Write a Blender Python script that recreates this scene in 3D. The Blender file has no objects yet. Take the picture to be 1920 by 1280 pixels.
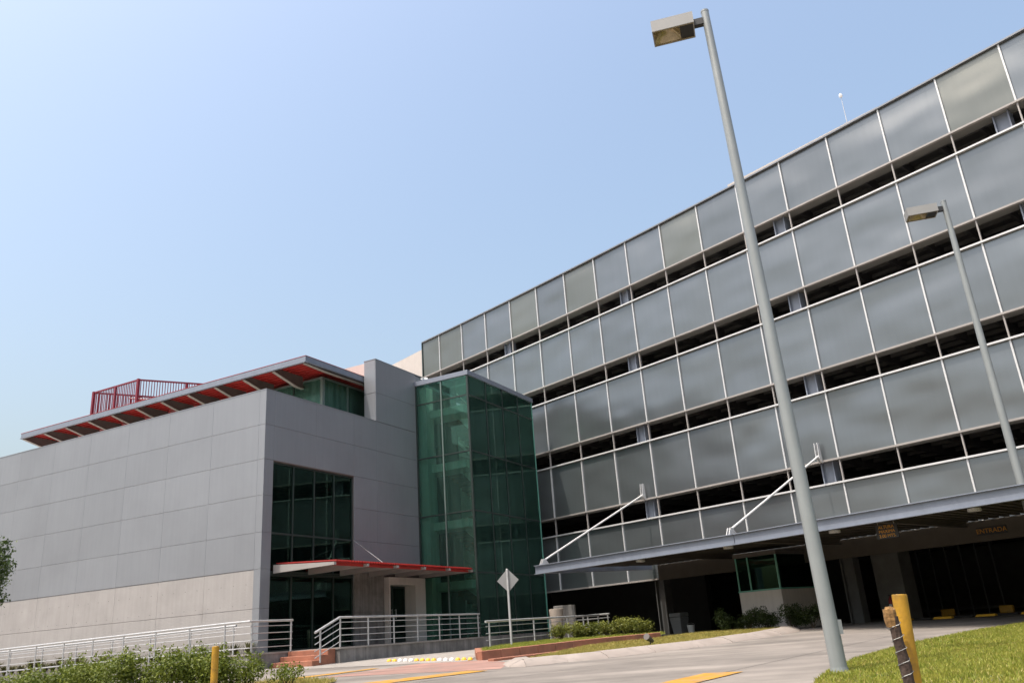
import bpy, bmesh, math, random
import numpy as np
from mathutils import Vector, Matrix

R = math.radians
random.seed(7)
rng = np.random.default_rng(7)
scene = bpy.context.scene
col = scene.collection

# ------------------------------------------------------------------ camera
EYE = 1.3
cam_d = bpy.data.cameras.new("camera")
cam = bpy.data.objects.new("camera", cam_d)
col.objects.link(cam)
cam_d.sensor_width = 36.0
cam_d.lens = 36.0 * 1529.8 / 1920.0
cam_d.clip_start = 0.1
cam_d.clip_end = 3000
PITCH, ROLL = R(19.597), R(-4.129)
fwd = Vector((0, math.cos(PITCH), math.sin(PITCH)))
up0 = Vector((0, -math.sin(PITCH), math.cos(PITCH)))
rt0 = Vector((1, 0, 0))
rt = rt0 * math.cos(ROLL) + up0 * math.sin(ROLL)
up = -rt0 * math.sin(ROLL) + up0 * math.cos(ROLL)
m3 = Matrix((rt, up, -fwd)).transposed()
cam.matrix_world = Matrix.Translation((0, 0, EYE)) @ m3.to_4x4()
scene.camera = cam

# ------------------------------------------------------------------ light
SUN_AZ, SUN_EL = R(-122), R(67)          # azimuth from +Y, clockwise
sun_dir = Vector((math.sin(SUN_AZ) * math.cos(SUN_EL), math.cos(SUN_AZ) * math.cos(SUN_EL), math.sin(SUN_EL)))
sun_d = bpy.data.lights.new("sun", 'SUN')
sun_d.energy = 2.25
sun_d.angle = R(0.53)
sun_d.color = (1.0, 0.95, 0.87)
sun = bpy.data.objects.new("sun", sun_d)
sun.rotation_euler = sun_dir.to_track_quat('Z', 'Y').to_euler()
sun.location = (-20, -20, 60)
col.objects.link(sun)

world = bpy.data.worlds.new("World")
scene.world = world
world.use_nodes = True
wn = world.node_tree.nodes
wl = world.node_tree.links
for n_ in list(wn):
    wn.remove(n_)
sky = wn.new('ShaderNodeTexSky')
sky.sky_type = 'NISHITA'
sky.sun_disc = False
sky.sun_elevation = SUN_EL
sky.sun_rotation = SUN_AZ
sky.altitude = 0
sky.air_density = 1.6
sky.dust_density = 7.0
sky.ozone_density = 2.0
bg = wn.new('ShaderNodeBackground')
bg.inputs['Strength'].default_value = 0.15
wo = wn.new('ShaderNodeOutputWorld')
wl.new(sky.outputs[0], bg.inputs[0])
wl.new(bg.outputs[0], wo.inputs[0])

vs = scene.view_settings
vs.view_transform = 'Standard'
vs.look = 'None'
vs.gamma = 1
vs.exposure = 0.75
vs.use_curve_mapping = False
scene.cycles.max_bounces = 8
scene.cycles.transparent_max_bounces = 16
scene.cycles.use_denoising = True

# ------------------------------------------------------------------ materials
def new_mat(name):
    m = bpy.data.materials.new(name)
    m.use_nodes = True
    nt = m.node_tree
    for n in list(nt.nodes):
        nt.nodes.remove(n)
    out = nt.nodes.new('ShaderNodeOutputMaterial')
    return m, nt, out

def mat(name, c, rough=0.6, metal=0.0, spec=0.5, var=0.10, vscale=2.0, bump=0.0, bscale=30.0,
        obj_var=0.0, streak=0.0, dirt=None, dirt_scale=1.0, dirt_amt=0.0, coord='Object'):
    """principled with colour noise, optional vertical streaks, a dirt colour and a bump"""
    m, nt, out = new_mat(name)
    N, L = nt.nodes, nt.links
    p = N.new('ShaderNodeBsdfPrincipled')
    L.new(p.outputs[0], out.inputs[0])
    p.inputs['Roughness'].default_value = rough
    p.inputs['Metallic'].default_value = metal
    p.inputs['Specular IOR Level'].default_value = spec
    if coord == 'World':
        geo = N.new('ShaderNodeNewGeometry')
        vec = geo.outputs['Position']
    else:
        tc = N.new('ShaderNodeTexCoord')
        vec = tc.outputs['Object']
    nz = N.new('ShaderNodeTexNoise')
    nz.inputs['Scale'].default_value = vscale
    nz.inputs['Detail'].default_value = 6
    nz.inputs['Roughness'].default_value = 0.6
    L.new(vec, nz.inputs['Vector'])
    mr = N.new('ShaderNodeMapRange')
    mr.inputs[1].default_value = 0.3
    mr.inputs[2].default_value = 0.7
    mr.inputs[3].default_value = 1 - var
    mr.inputs[4].default_value = 1 + var
    L.new(nz.outputs[0], mr.inputs[0])
    fac = mr.outputs[0]
    if streak > 0:
        mp = N.new('ShaderNodeMapping')
        mp.inputs['Scale'].default_value = (5, 5, 0.25)
        L.new(vec, mp.inputs[0])
        n2 = N.new('ShaderNodeTexNoise')
        n2.inputs['Scale'].default_value = 1.6
        n2.inputs['Detail'].default_value = 4
        L.new(mp.outputs[0], n2.inputs['Vector'])
        r2 = N.new('ShaderNodeMapRange')
        r2.inputs[1].default_value = 0.35
        r2.inputs[2].default_value = 0.7
        r2.inputs[3].default_value = 1 + streak * 0.4
        r2.inputs[4].default_value = 1 - streak
        L.new(n2.outputs[0], r2.inputs[0])
        mm = N.new('ShaderNodeMath')
        mm.operation = 'MULTIPLY'
        L.new(fac, mm.inputs[0])
        L.new(r2.outputs[0], mm.inputs[1])
        fac = mm.outputs[0]
    if obj_var > 0:
        oi = N.new('ShaderNodeObjectInfo')
        r3 = N.new('ShaderNodeMapRange')
        r3.inputs[3].default_value = 1 - obj_var
        r3.inputs[4].default_value = 1 + obj_var
        L.new(oi.outputs['Random'], r3.inputs[0])
        mm = N.new('ShaderNodeMath')
        mm.operation = 'MULTIPLY'
        L.new(fac, mm.inputs[0])
        L.new(r3.outputs[0], mm.inputs[1])
        fac = mm.outputs[0]
    vm = N.new('ShaderNodeVectorMath')
    vm.operation = 'SCALE'
    vm.inputs[0].default_value = c
    L.new(fac, vm.inputs['Scale'])
    colr = vm.outputs[0]
    if dirt is not None:
        n4 = N.new('ShaderNodeTexNoise')
        n4.inputs['Scale'].default_value = dirt_scale
        n4.inputs['Detail'].default_value = 8
        n4.inputs['Roughness'].default_value = 0.65
        L.new(vec, n4.inputs['Vector'])
        r4 = N.new('ShaderNodeMapRange')
        r4.inputs[1].default_value = 0.48
        r4.inputs[2].default_value = 0.72
        r4.inputs[3].default_value = 0
        r4.inputs[4].default_value = dirt_amt
        L.new(n4.outputs[0], r4.inputs[0])
        mx = N.new('ShaderNodeMix')
        mx.data_type = 'RGBA'
        L.new(r4.outputs[0], mx.inputs[0])
        L.new(colr, mx.inputs[6])
        mx.inputs[7].default_value = (*dirt, 1)
        colr = mx.outputs[2]
    L.new(colr, p.inputs['Base Color'])
    if bump > 0:
        n5 = N.new('ShaderNodeTexNoise')
        n5.inputs['Scale'].default_value = bscale
        n5.inputs['Detail'].default_value = 5
        L.new(vec, n5.inputs['Vector'])
        b = N.new('ShaderNodeBump')
        b.inputs['Strength'].default_value = bump
        b.inputs['Distance'].default_value = 0.02
        L.new(n5.outputs[0], b.inputs['Height'])
        L.new(b.outputs[0], p.inputs['Normal'])
    return m

def glass_mat(name, tint, refl_rough=0.02, wav=0.0, base=0.06, streaky=0.0):
    m, nt, out = new_mat(name)
    N, L = nt.nodes, nt.links
    tr = N.new('ShaderNodeBsdfTransparent')
    tr.inputs[0].default_value = (*tint, 1)
    gl = N.new('ShaderNodeBsdfGlossy')
    gl.inputs['Color'].default_value = (0.42, 0.74, 0.62, 1)
    gl.inputs['Roughness'].default_value = refl_rough
    fr = N.new('ShaderNodeFresnel')
    fr.inputs['IOR'].default_value = 1.5
    ad = N.new('ShaderNodeMath')
    ad.operation = 'ADD'
    ad.inputs[1].default_value = base
    L.new(fr.outputs[0], ad.inputs[0])
    mx = N.new('ShaderNodeMixShader')
    L.new(ad.outputs[0], mx.inputs[0])
    L.new(tr.outputs[0], mx.inputs[1])
    L.new(gl.outputs[0], mx.inputs[2])
    last = mx.outputs[0]
    geo = N.new('ShaderNodeNewGeometry')
    if wav > 0:
        nz = N.new('ShaderNodeTexNoise')
        nz.inputs['Scale'].default_value = 0.9
        L.new(geo.outputs['Position'], nz.inputs['Vector'])
        b = N.new('ShaderNodeBump')
        b.inputs['Strength'].default_value = wav
        b.inputs['Distance'].default_value = 0.05
        L.new(nz.outputs[0], b.inputs['Height'])
        L.new(b.outputs[0], gl.inputs['Normal'])
    if streaky > 0:
        # dust streaks, plus a green haze painted in to brighten dark panes
        df = N.new('ShaderNodeBsdfDiffuse')
        df.inputs[0].default_value = (0.15, 0.27, 0.23, 1)
        mp = N.new('ShaderNodeMapping')
        mp.inputs['Scale'].default_value = (4, 4, 0.22)
        L.new(geo.outputs['Position'], mp.inputs[0])
        n2 = N.new('ShaderNodeTexNoise')
        n2.inputs['Scale'].default_value = 1.5
        n2.inputs['Detail'].default_value = 6
        L.new(mp.outputs[0], n2.inputs['Vector'])
        r2 = N.new('ShaderNodeMapRange')
        r2.inputs[1].default_value = 0.4
        r2.inputs[2].default_value = 0.75
        r2.inputs[3].default_value = streaky * 0.4
        r2.inputs[4].default_value = streaky
        L.new(n2.outputs[0], r2.inputs[0])
        m2 = N.new('ShaderNodeMixShader')
        L.new(r2.outputs[0], m2.inputs[0])
        L.new(last, m2.inputs[1])
        L.new(df.outputs[0], m2.inputs[2])
        last = m2.outputs[0]
    L.new(last, out.inputs[0])
    return m

def leaf_mat(name, c1, c2, trans=0.35):
    m, nt, out = new_mat(name)
    N, L = nt.nodes, nt.links
    geo = N.new('ShaderNodeNewGeometry')
    nz = N.new('ShaderNodeTexNoise')
    nz.inputs['Scale'].default_value = 2.3
    nz.inputs['Detail'].default_value = 5
    L.new(geo.outputs['Position'], nz.inputs['Vector'])
    ad = N.new('ShaderNodeMath')
    ad.operation = 'MULTIPLY_ADD'
    ad.inputs[1].default_value = 0.55
    L.new(geo.outputs['Random Per Island'], ad.inputs[0])
    mr = N.new('ShaderNodeMapRange')
    mr.inputs[1].default_value = 0.3
    mr.inputs[2].default_value = 0.7
    mr.inputs[3].default_value = 0.0
    mr.inputs[4].default_value = 0.45
    L.new(nz.outputs[0], mr.inputs[0])
    L.new(mr.outputs[0], ad.inputs[2])
    mx = N.new('ShaderNodeMix')
    mx.data_type = 'RGBA'
    L.new(ad.outputs[0], mx.inputs[0])
    mx.inputs[6].default_value = (*c1, 1)
    mx.inputs[7].default_value = (*c2, 1)
    p = N.new('ShaderNodeBsdfPrincipled')
    p.inputs['Roughness'].default_value = 0.5
    p.inputs['Specular IOR Level'].default_value = 0.35
    L.new(mx.outputs[2], p.inputs['Base Color'])
    t = N.new('ShaderNodeBsdfTranslucent')
    L.new(mx.outputs[2], t.inputs[0])
    ms = N.new('ShaderNodeMixShader')
    ms.inputs[0].default_value = trans
    L.new(p.outputs[0], ms.inputs[1])
    L.new(t.outputs[0], ms.inputs[2])
    L.new(ms.outputs[0], out.inputs[0])
    return m

def facade_panel_mat(name, c, rough=0.3):
    """brushed sheet-metal facade panel: slightly wavy, hazy reflections"""
    m, nt, out = new_mat(name)
    N, L = nt.nodes, nt.links
    p = N.new('ShaderNodeBsdfPrincipled')
    L.new(p.outputs[0], out.inputs[0])
    geo = N.new('ShaderNodeNewGeometry')
    oi = N.new('ShaderNodeObjectInfo')
    r3 = N.new('ShaderNodeMapRange')
    r3.inputs[3].default_value = 0.93
    r3.inputs[4].default_value = 1.07
    L.new(oi.outputs['Random'], r3.inputs[0])
    mp = N.new('ShaderNodeMapping')
    mp.inputs['Scale'].default_value = (4, 4, 0.3)
    L.new(geo.outputs['Position'], mp.inputs[0])
    n2 = N.new('ShaderNodeTexNoise')
    n2.inputs['Scale'].default_value = 1.3
    n2.inputs['Detail'].default_value = 5
    L.new(mp.outputs[0], n2.inputs['Vector'])
    r2 = N.new('ShaderNodeMapRange')
    r2.inputs[1].default_value = 0.3
    r2.inputs[2].default_value = 0.7
    r2.inputs[3].default_value = 0.98
    r2.inputs[4].default_value = 1.02
    L.new(n2.outputs[0], r2.inputs[0])
    mm = N.new('ShaderNodeMath')
    mm.operation = 'MULTIPLY'
    L.new(r3.outputs[0], mm.inputs[0])
    L.new(r2.outputs[0], mm.inputs[1])
    vm = N.new('ShaderNodeVectorMath')
    vm.operation = 'SCALE'
    vm.inputs[0].default_value = c
    L.new(mm.outputs[0], vm.inputs['Scale'])
    L.new(vm.outputs[0], p.inputs['Base Color'])
    p.inputs['Metallic'].default_value = 0.7
    p.inputs['Roughness'].default_value = rough
    n1 = N.new('ShaderNodeTexNoise')
    n1.inputs['Scale'].default_value = 0.62
    n1.inputs['Detail'].default_value = 0.8
    mp1 = N.new('ShaderNodeMapping')
    mp1.inputs['Scale'].default_value = (0.6, 0.6, 1.05)
    L.new(geo.outputs['Position'], mp1.inputs[0])
    L.new(mp1.outputs[0], n1.inputs['Vector'])
    b = N.new('ShaderNodeBump')
    b.inputs['Strength'].default_value = 1.0
    b.inputs['Distance'].default_value = 0.145
    L.new(n1.outputs[0], b.inputs['Height'])
    L.new(b.outputs[0], p.inputs['Normal'])
    return m

M = {}
M['facade'] = facade_panel_mat('facade_panel', (0.190, 0.206, 0.217), 0.31)
M['facade_old'] = facade_panel_mat('facade_panel_bronze', (0.20, 0.207, 0.19), 0.33)
M['alu'] = mat('white_aluminium', (0.62, 0.62, 0.62), 0.45, 0.2, var=0.05)
M['alu_warm'] = mat('warm_white_trim', (0.341, 0.316, 0.298), 0.5, 0.1, var=0.08)
M['soffit'] = mat('grey_soffit', (0.186, 0.180, 0.167), 0.7, var=0.10)
M['steel_blue'] = mat('blue_grey_steel_paint', (0.205, 0.229, 0.279), 0.5, 0.1, var=0.06, streak=0.06)
M['office'] = mat('pale_grey_cladding', (0.252, 0.263, 0.285), 0.42, 0.25, var=0.045, vscale=0.45, obj_var=0.03, streak=0.035, dirt=(0.185, 0.19, 0.205), dirt_scale=0.35, dirt_amt=0.35, coord='World')
M['joint'] = mat('sealant_joint', (0.165, 0.155, 0.155), 0.8, var=0.1)
M['concrete'] = mat('cast_concrete', (0.335, 0.315, 0.303), 0.85, var=0.06, vscale=1.2, bump=0.25, bscale=18, streak=0.06, dirt=(0.23, 0.215, 0.205), dirt_scale=0.8, dirt_amt=0.35, coord='World')
M['concrete_dark'] = mat('stained_concrete', (0.223, 0.211, 0.198), 0.9, var=0.2, vscale=2.5, bump=0.3, bscale=14, streak=0.3,
                         dirt=(0.081, 0.074, 0.068), dirt_scale=1.6, dirt_amt=0.7, coord='World')
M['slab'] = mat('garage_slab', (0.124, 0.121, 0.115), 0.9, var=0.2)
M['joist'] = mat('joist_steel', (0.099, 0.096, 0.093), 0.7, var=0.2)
M['dark_in'] = mat('interior_painted_dark', (0.03, 0.03, 0.03), 0.9, var=0.2)  # near-black walls: the gloom of the ground floor is put into their colour
M['glass'] = glass_mat('green_glass', (0.64, 0.83, 0.77), 0.02, base=0.0, streaky=0.17)
M['glass_clear'] = glass_mat('clear_green_glass', (0.74, 0.95, 0.86), 0.02, base=0.0, streaky=0.45)  # strong green haze painted in so the dim penthouse panes look brighter
M['added_skylight'] = glass_mat('added_skylight_glass', (0.90, 0.95, 0.93), 0.02)  # for the unseen glass roof added to the stair tower
M['glass_dark'] = glass_mat('dark_green_glass', (0.33, 0.54, 0.45), 0.02, base=0.0, streaky=0.03)
M['fin'] = mat('green_glass_fin', (0.17, 0.42, 0.34), 0.25, 0.0, var=0.05)
M['mull_dark'] = mat('dark_green_mullion', (0.035, 0.05, 0.045), 0.4, 0.3, var=0.1)
M['mull_grey'] = mat('grey_green_mullion', (0.15, 0.20, 0.185), 0.45, 0.2, var=0.1)
M['red'] = mat('red_steel_deck', (0.36, 0.022, 0.018), 0.55, var=0.12, vscale=1.2)
M['red_screen'] = mat('crimson_screen_paint', (0.17, 0.010, 0.026), 0.5, var=0.15)
M['beam_dark'] = mat('brown_grey_beam', (0.11, 0.095, 0.088), 0.6, var=0.15)
M['beam_pale'] = mat('pale_beam_flange', (0.298, 0.273, 0.248), 0.55, var=0.1)
M['inner'] = mat('interior_plaster', (0.74, 0.72, 0.69), 0.8, var=0.06)
M['tread'] = mat('brown_stair_tread', (0.30, 0.19, 0.12), 0.7, var=0.15)
M['steel'] = mat('galvanised_rail', (0.50, 0.50, 0.50), 0.36, 0.45, var=0.1, vscale=8)
M['pole'] = mat('grey_painted_pole', (0.260, 0.279, 0.279), 0.42, 0.1, var=0.08, vscale=1.5, streak=0.08)
M['head'] = mat('lamp_housing', (0.291, 0.285, 0.273), 0.5, 0.1, var=0.06)
M['black'] = mat('black_plastic', (0.02, 0.02, 0.02), 0.5, var=0.1)
M['reflector'] = mat('lamp_reflector', (0.384, 0.322, 0.205), 0.25, 0.8, var=0.25, vscale=6)
M['yellow'] = mat('yellow_bollard_paint', (0.42, 0.225, 0.012), 0.55, var=0.15, vscale=6, bump=0.15, bscale=40, dirt=(0.10, 0.055, 0.02), dirt_scale=7, dirt_amt=0.75)
M['wood'] = mat('weathered_wood', (0.053, 0.034, 0.025), 0.9, var=0.4, vscale=9, bump=0.6, bscale=25)
M['wood_top'] = mat('worn_orange_wood', (0.22, 0.12, 0.04), 0.9, var=0.5, vscale=30, bump=0.6, bscale=25)
M['wire'] = mat('galvanised_wire', (0.310, 0.310, 0.298), 0.5, 0.4, var=0.1)
M['brick_red'] = mat('red_clay_tile', (0.310, 0.124, 0.074), 0.8, var=0.22, vscale=3, bump=0.2, bscale=25, dirt=(0.186, 0.105, 0.074), dirt_scale=2.5, dirt_amt=0.6, coord='World')
M['kerb'] = mat('pale_concrete_kerb', (0.29, 0.25, 0.222), 0.9, var=0.18, vscale=3, bump=0.35, bscale=20, dirt=(0.17, 0.14, 0.12), dirt_scale=1.5, dirt_amt=0.6, coord='World')
M['pave'] = mat('concrete_drive', (0.215, 0.190, 0.168), 0.92, var=0.16, vscale=0.9, bump=0.35, bscale=22, dirt=(0.115, 0.102, 0.09), dirt_scale=0.4, dirt_amt=0.75, coord='World')
M['pave_red'] = mat('red_tinted_paving', (0.291, 0.167, 0.136), 0.9, var=0.16, vscale=1.5, bump=0.3, bscale=22, dirt=(0.211, 0.167, 0.143), dirt_scale=0.9, dirt_amt=0.7, coord='World')
M['pale_pave'] = mat('pale_walkway', (0.285, 0.260, 0.236), 0.9, var=0.14, vscale=1.5, bump=0.3, bscale=22, dirt=(0.174, 0.155, 0.136), dirt_scale=0.9, dirt_amt=0.5, coord='World')
M['marking'] = mat('worn_orange_marking', (0.409, 0.205, 0.022), 0.8, var=0.2, vscale=4, dirt=(0.223, 0.180, 0.136), dirt_scale=3, dirt_amt=0.9, coord='World')
M['soil'] = mat('lawn_soil', (0.099, 0.093, 0.034), 0.95, var=0.35, vscale=2.5, dirt=(0.186, 0.155, 0.068), dirt_scale=0.7, dirt_amt=0.8, coord='World')
M['grass'] = leaf_mat('grass_blades', (0.13, 0.19, 0.015), (0.42, 0.40, 0.07), 0.35)
M['grass_dry'] = leaf_mat('dry_grass_blades', (0.19, 0.20, 0.03), (0.50, 0.39, 0.12), 0.3)
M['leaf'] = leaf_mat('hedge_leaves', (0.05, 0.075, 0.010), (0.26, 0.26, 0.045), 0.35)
M['leaf_shade'] = leaf_mat('shade_darkened_leaves', (0.016, 0.03, 0.006), (0.05, 0.07, 0.012), 0.25)  # leaf colours darkened to carry the canopy's shade
M['leaf_front'] = leaf_mat('verge_shrub_leaves', (0.045, 0.080, 0.008), (0.24, 0.27, 0.04), 0.35)
M['leaf_tree'] = leaf_mat('tree_leaves', (0.025, 0.05, 0.012), (0.09, 0.13, 0.03), 0.3)
M['blade'] = leaf_mat('strap_leaves', (0.04, 0.055, 0.02), (0.15, 0.13, 0.05), 0.2)
M['twig'] = mat('brown_twig', (0.074, 0.053, 0.034), 0.9, var=0.3, vscale=8)
M['sign_back'] = mat('bare_sign_metal', (0.285, 0.285, 0.285), 0.42, 0.5, var=0.08, vscale=5)
M['pot'] = mat('beige_precast', (0.360, 0.304, 0.254), 0.85, var=0.08)
M['white_wall'] = mat('white_render', (0.62, 0.565, 0.52), 0.8, var=0.05, streak=0.06)
M['orange_text'] = mat('orange_sign_lettering', (0.60, 0.27, 0.02), 0.6, var=0.05)
M['bin'] = mat('grey_bin_plastic', (0.211, 0.217, 0.223), 0.5, var=0.08)
M['ext_red'] = mat('extinguisher_red', (0.279, 0.012, 0.012), 0.4, var=0.05)
M['stud_y'] = mat('yellow_stud', (0.75, 0.42, 0.04), 0.5, var=0.15)
M['stud_w'] = mat('white_stud', (0.75, 0.72, 0.68), 0.5, var=0.15)
M['white'] = mat('white_plastic', (0.75, 0.75, 0.74), 0.4, var=0.05)

def add_wear(m, ang, amt):
    nt = m.node_tree
    N, L = nt.nodes, nt.links
    p = [n for n in N if n.type == 'BSDF_PRINCIPLED'][0]
    src = p.inputs['Base Color'].links[0].from_socket
    geo = N.new('ShaderNodeNewGeometry')
    mp = N.new('ShaderNodeMapping')
    mp.inputs['Rotation'].default_value = (0, 0, ang)
    mp.inputs['Scale'].default_value = (0.16, 1.5, 1)
    L.new(geo.outputs['Position'], mp.inputs[0])
    nz = N.new('ShaderNodeTexNoise')
    nz.inputs['Scale'].default_value = 0.9
    nz.inputs['Detail'].default_value = 6
    L.new(mp.outputs[0], nz.inputs['Vector'])
    mr = N.new('ShaderNodeMapRange')
    mr.inputs[1].default_value = 0.35
    mr.inputs[2].default_value = 0.68
    mr.inputs[3].default_value = 1.12
    mr.inputs[4].default_value = 1 - amt
    L.new(nz.outputs[0], mr.inputs[0])
    vm = N.new('ShaderNodeVectorMath')
    vm.operation = 'SCALE'
    L.new(src, vm.inputs[0])
    L.new(mr.outputs[0], vm.inputs['Scale'])
    L.new(vm.outputs[0], p.inputs['Base Color'])
add_wear(M['pave'], R(-40), 0.32)
add_wear(M['pave_red'], R(-20), 0.2)

def emis(name, c, s):
    m, nt, out = new_mat(name)
    e = nt.nodes.new('ShaderNodeEmission')
    e.inputs[0].default_value = (*c, 1)
    e.inputs[1].default_value = s
    nt.links.new(e.outputs[0], out.inputs[0])
    return m
M['core'] = mat('pale_core_concrete', (0.52, 0.475, 0.44), 0.85, var=0.08, vscale=0.8, streak=0.05, coord='World')
M['bounce_deck'] = mat('pale_bounce_deck', (0.45, 0.43, 0.40), 0.9, var=0.15, vscale=6)  # unseen roof deck made pale to bounce light onto the red soffit
M['rail_grey'] = mat('grey_coping_metal', (0.22, 0.23, 0.25), 0.45, 0.3, var=0.06)
M['grille'] = mat('dark_grille_steel', (0.07, 0.075, 0.075), 0.6, var=0.1)
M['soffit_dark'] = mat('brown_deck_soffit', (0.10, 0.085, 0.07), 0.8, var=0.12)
M['col_shade'] = mat('column_painted_shade', (0.10, 0.10, 0.10), 0.7, var=0.15, streak=0.1)  # column colour darkened below the canopy to stand for its shade
M['tar'] = mat('tar_joint', (0.05, 0.046, 0.042), 0.9, var=0.2)
M['tube'] = emis('lit_tube_lamp', (1.0, 0.62, 0.28), 3.0)

# ------------------------------------------------------------------ mesh helpers
def tag(o, label=None, cat=None, group=None, kind=None):
    if label: o['label'] = label
    if cat: o['category'] = cat
    if group: o['group'] = group
    if kind: o['kind'] = kind
    return o

def link(name, me, m, parent=None, loc=(0, 0, 0), rz=0.0):
    o = bpy.data.objects.new(name, me)
    if m is not None and len(me.materials) == 0:
        me.materials.append(m)
    o.location = loc
    o.rotation_euler = (0, 0, rz)
    if parent is not None:
        o.parent = parent
    col.objects.link(o)
    return o

def empty(name, loc=(0, 0, 0), rz=0.0, label=None, cat=None, group=None):
    o = bpy.data.objects.new(name, None)
    o.location = loc
    o.rotation_euler = (0, 0, rz)
    o.empty_display_size = 0.3
    col.objects.link(o)
    tag(o, label, cat, group)
    return o

class MB:
    """collects boxes, bars and tubes into one mesh"""
    def __init__(self):
        self.v, self.f = [], []
    def add(self, vs_, fs_):
        b = len(self.v)
        self.v += [tuple(p) for p in vs_]
        self.f += [tuple(b + i for i in f) for f in fs_]
        return self
    def box(self, x0, x1, y0, y1, z0, z1):
        vv = [(x, y, z) for z in (z0, z1) for y in (y0, y1) for x in (x0, x1)]
        return self.add(vv, [(0, 2, 3, 1), (4, 5, 7, 6), (0, 1, 5, 4), (2, 6, 7, 3), (0, 4, 6, 2), (1, 3, 7, 5)])
    def prism(self, poly, z0, z1):
        n = len(poly)
        vv = [(x, y, z0) for x, y in poly] + [(x, y, z1) for x, y in poly]
        ff = [tuple(reversed(range(n))), tuple(range(n, 2 * n))]
        ff += [(i, (i + 1) % n, n + (i + 1) % n, n + i) for i in range(n)]
        return self.add(vv, ff)
    def tube(self, a, b, r0, r1=None, n=10, cap=True):
        a, b = Vector(a), Vector(b)
        r1 = r0 if r1 is None else r1
        d = (b - a).normalized()
        s = d.cross(Vector((0, 0, 1)))
        if s.length < 1e-4:
            s = Vector((1, 0, 0))
        s.normalize()
        t = s.cross(d)
        vv = []
        for (c, r) in ((a, r0), (b, r1)):
            for i in range(n):
                an = 2 * math.pi * i / n
                vv.append(c + s * (math.cos(an) * r) + t * (math.sin(an) * r))
        ff = [(i, i + n, (i + 1) % n + n, (i + 1) % n) for i in range(n)]
        if cap:
            ff += [tuple(range(n)), tuple(reversed(range(n, 2 * n)))]
        return self.add(vv, ff)
    def bar(self, a, b, w, h):
        """rectangular bar from a to b, w across, h high"""
        a, b = Vector(a), Vector(b)
        d = (b - a).normalized()
        s = d.cross(Vector((0, 0, 1)))
        if s.length < 1e-4:
            s = Vector((1, 0, 0))
        s.normalize()
        t = s.cross(d)
        vv = []
        for c in (a, b):
            for (i, j) in ((-1, -1), (1, -1), (1, 1), (-1, 1)):
                vv.append(c + s * (i * w / 2) + t * (j * h / 2))
        return self.add(vv, [(0, 1, 2, 3), (7, 6, 5, 4), (0, 4, 5, 1), (1, 5, 6, 2), (2, 6, 7, 3), (3, 7, 4, 0)])
    def lathe(self, prof, c=(0, 0), n=14):
        vv = [(c[0] + r * math.cos(2 * math.pi * i / n), c[1] + r * math.sin(2 * math.pi * i / n), z) for r, z in prof for i in range(n)]
        ff = []
        for k in range(len(prof) - 1):
            for i in range(n):
                ff.append((k * n + i, k * n + (i + 1) % n, (k + 1) * n + (i + 1) % n, (k + 1) * n + i))
        ff.append(tuple(reversed(range(n))))
        ff.append(tuple(range((len(prof) - 1) * n, len(prof) * n)))
        return self.add(vv, ff)
    def mesh(self, name='m', smooth=False, bevel=0.0):
        me = bpy.data.meshes.new(name)
        me.from_pydata(self.v, [], self.f)
        bm = bmesh.new()
        bm.from_mesh(me)
        bmesh.ops.recalc_face_normals(bm, faces=bm.faces)
        if bevel > 0:
            bmesh.ops.bevel(bm, geom=list(bm.edges), offset=bevel, segments=1, affect='EDGES', profile=0.7)
        bm.to_mesh(me)
        bm.free()
        if smooth:
            me.polygons.foreach_set('use_smooth', [True] * len(me.polygons))
            try:
                me.set_sharp_from_angle(angle=R(40))
            except Exception:
                pass
        return me
    def build(self, name, m, parent=None, loc=(0, 0, 0), rz=0.0, smooth=False, bevel=0.0):
        return link(name, self.mesh(name, smooth, bevel), m, parent, loc, rz)

def box(name, m, parent, x0, x1, y0, y1, z0, z1, bevel=0.0):
    """a box whose origin is its own centre bottom"""
    cx, cy = (x0 + x1) / 2, (y0 + y1) / 2
    return MB().box(x0 - cx, x1 - cx, y0 - cy, y1 - cy, 0, z1 - z0).build(name, m, parent, (cx, cy, z0), bevel=bevel)

_cache = {}
def cbox(name, m, parent, x0, x1, y0, y1, z0, z1, bevel=0.0, rz=0.0):
    """like box, mesh shared between boxes of the same size and material"""
    key = (name, m.name, round(x1 - x0, 3), round(y1 - y0, 3), round(z1 - z0, 3), bevel)
    cx, cy = (x0 + x1) / 2, (y0 + y1) / 2
    if key not in _cache:
        mb = MB().box(x0 - cx, x1 - cx, y0 - cy, y1 - cy, 0, z1 - z0)
        _cache[key] = mb.mesh(name, bevel=bevel)
    return link(name, _cache[key], m, parent, (cx, cy, z0), rz)

def zg(y):
    """height of the drive: rises gently away from the road, then levels out"""
    k = 0.03
    y0 = 26.5
    if y < -2: return 0.025 - 0.06
    # smooth minimum
    a, b = 0.025 + k * y, 0.025 + k * y0
    h = 0.08
    t = max(0.0, min(1.0, 0.5 + 0.5 * (b - a) / h))
    return b * (1 - t) + a * t - h * t * (1 - t) * 0.5

# ------------------------------------------------------------------ ground
ys = [-400, -200, -80, -30, -10, -4, -2] + [float(v) for v in np.arange(-1, 34, 1.0)] + [40, 60, 120, 300, 900]
xs = [-900, -300, -100, -50, -25, -12, -6, 0, 6, 12, 25, 50, 100, 300, 900]
vv = [(x, y, zg(y)) for y in ys for x in xs]
nx = len(xs)
ff = [(j * nx + i, j * nx + i + 1, (j + 1) * nx + i + 1, (j + 1) * nx + i) for j in range(len(ys) - 1) for i in range(nx - 1)]
tag(MB().add(vv, ff).build('ground', M['pave']), kind='structure')

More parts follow.
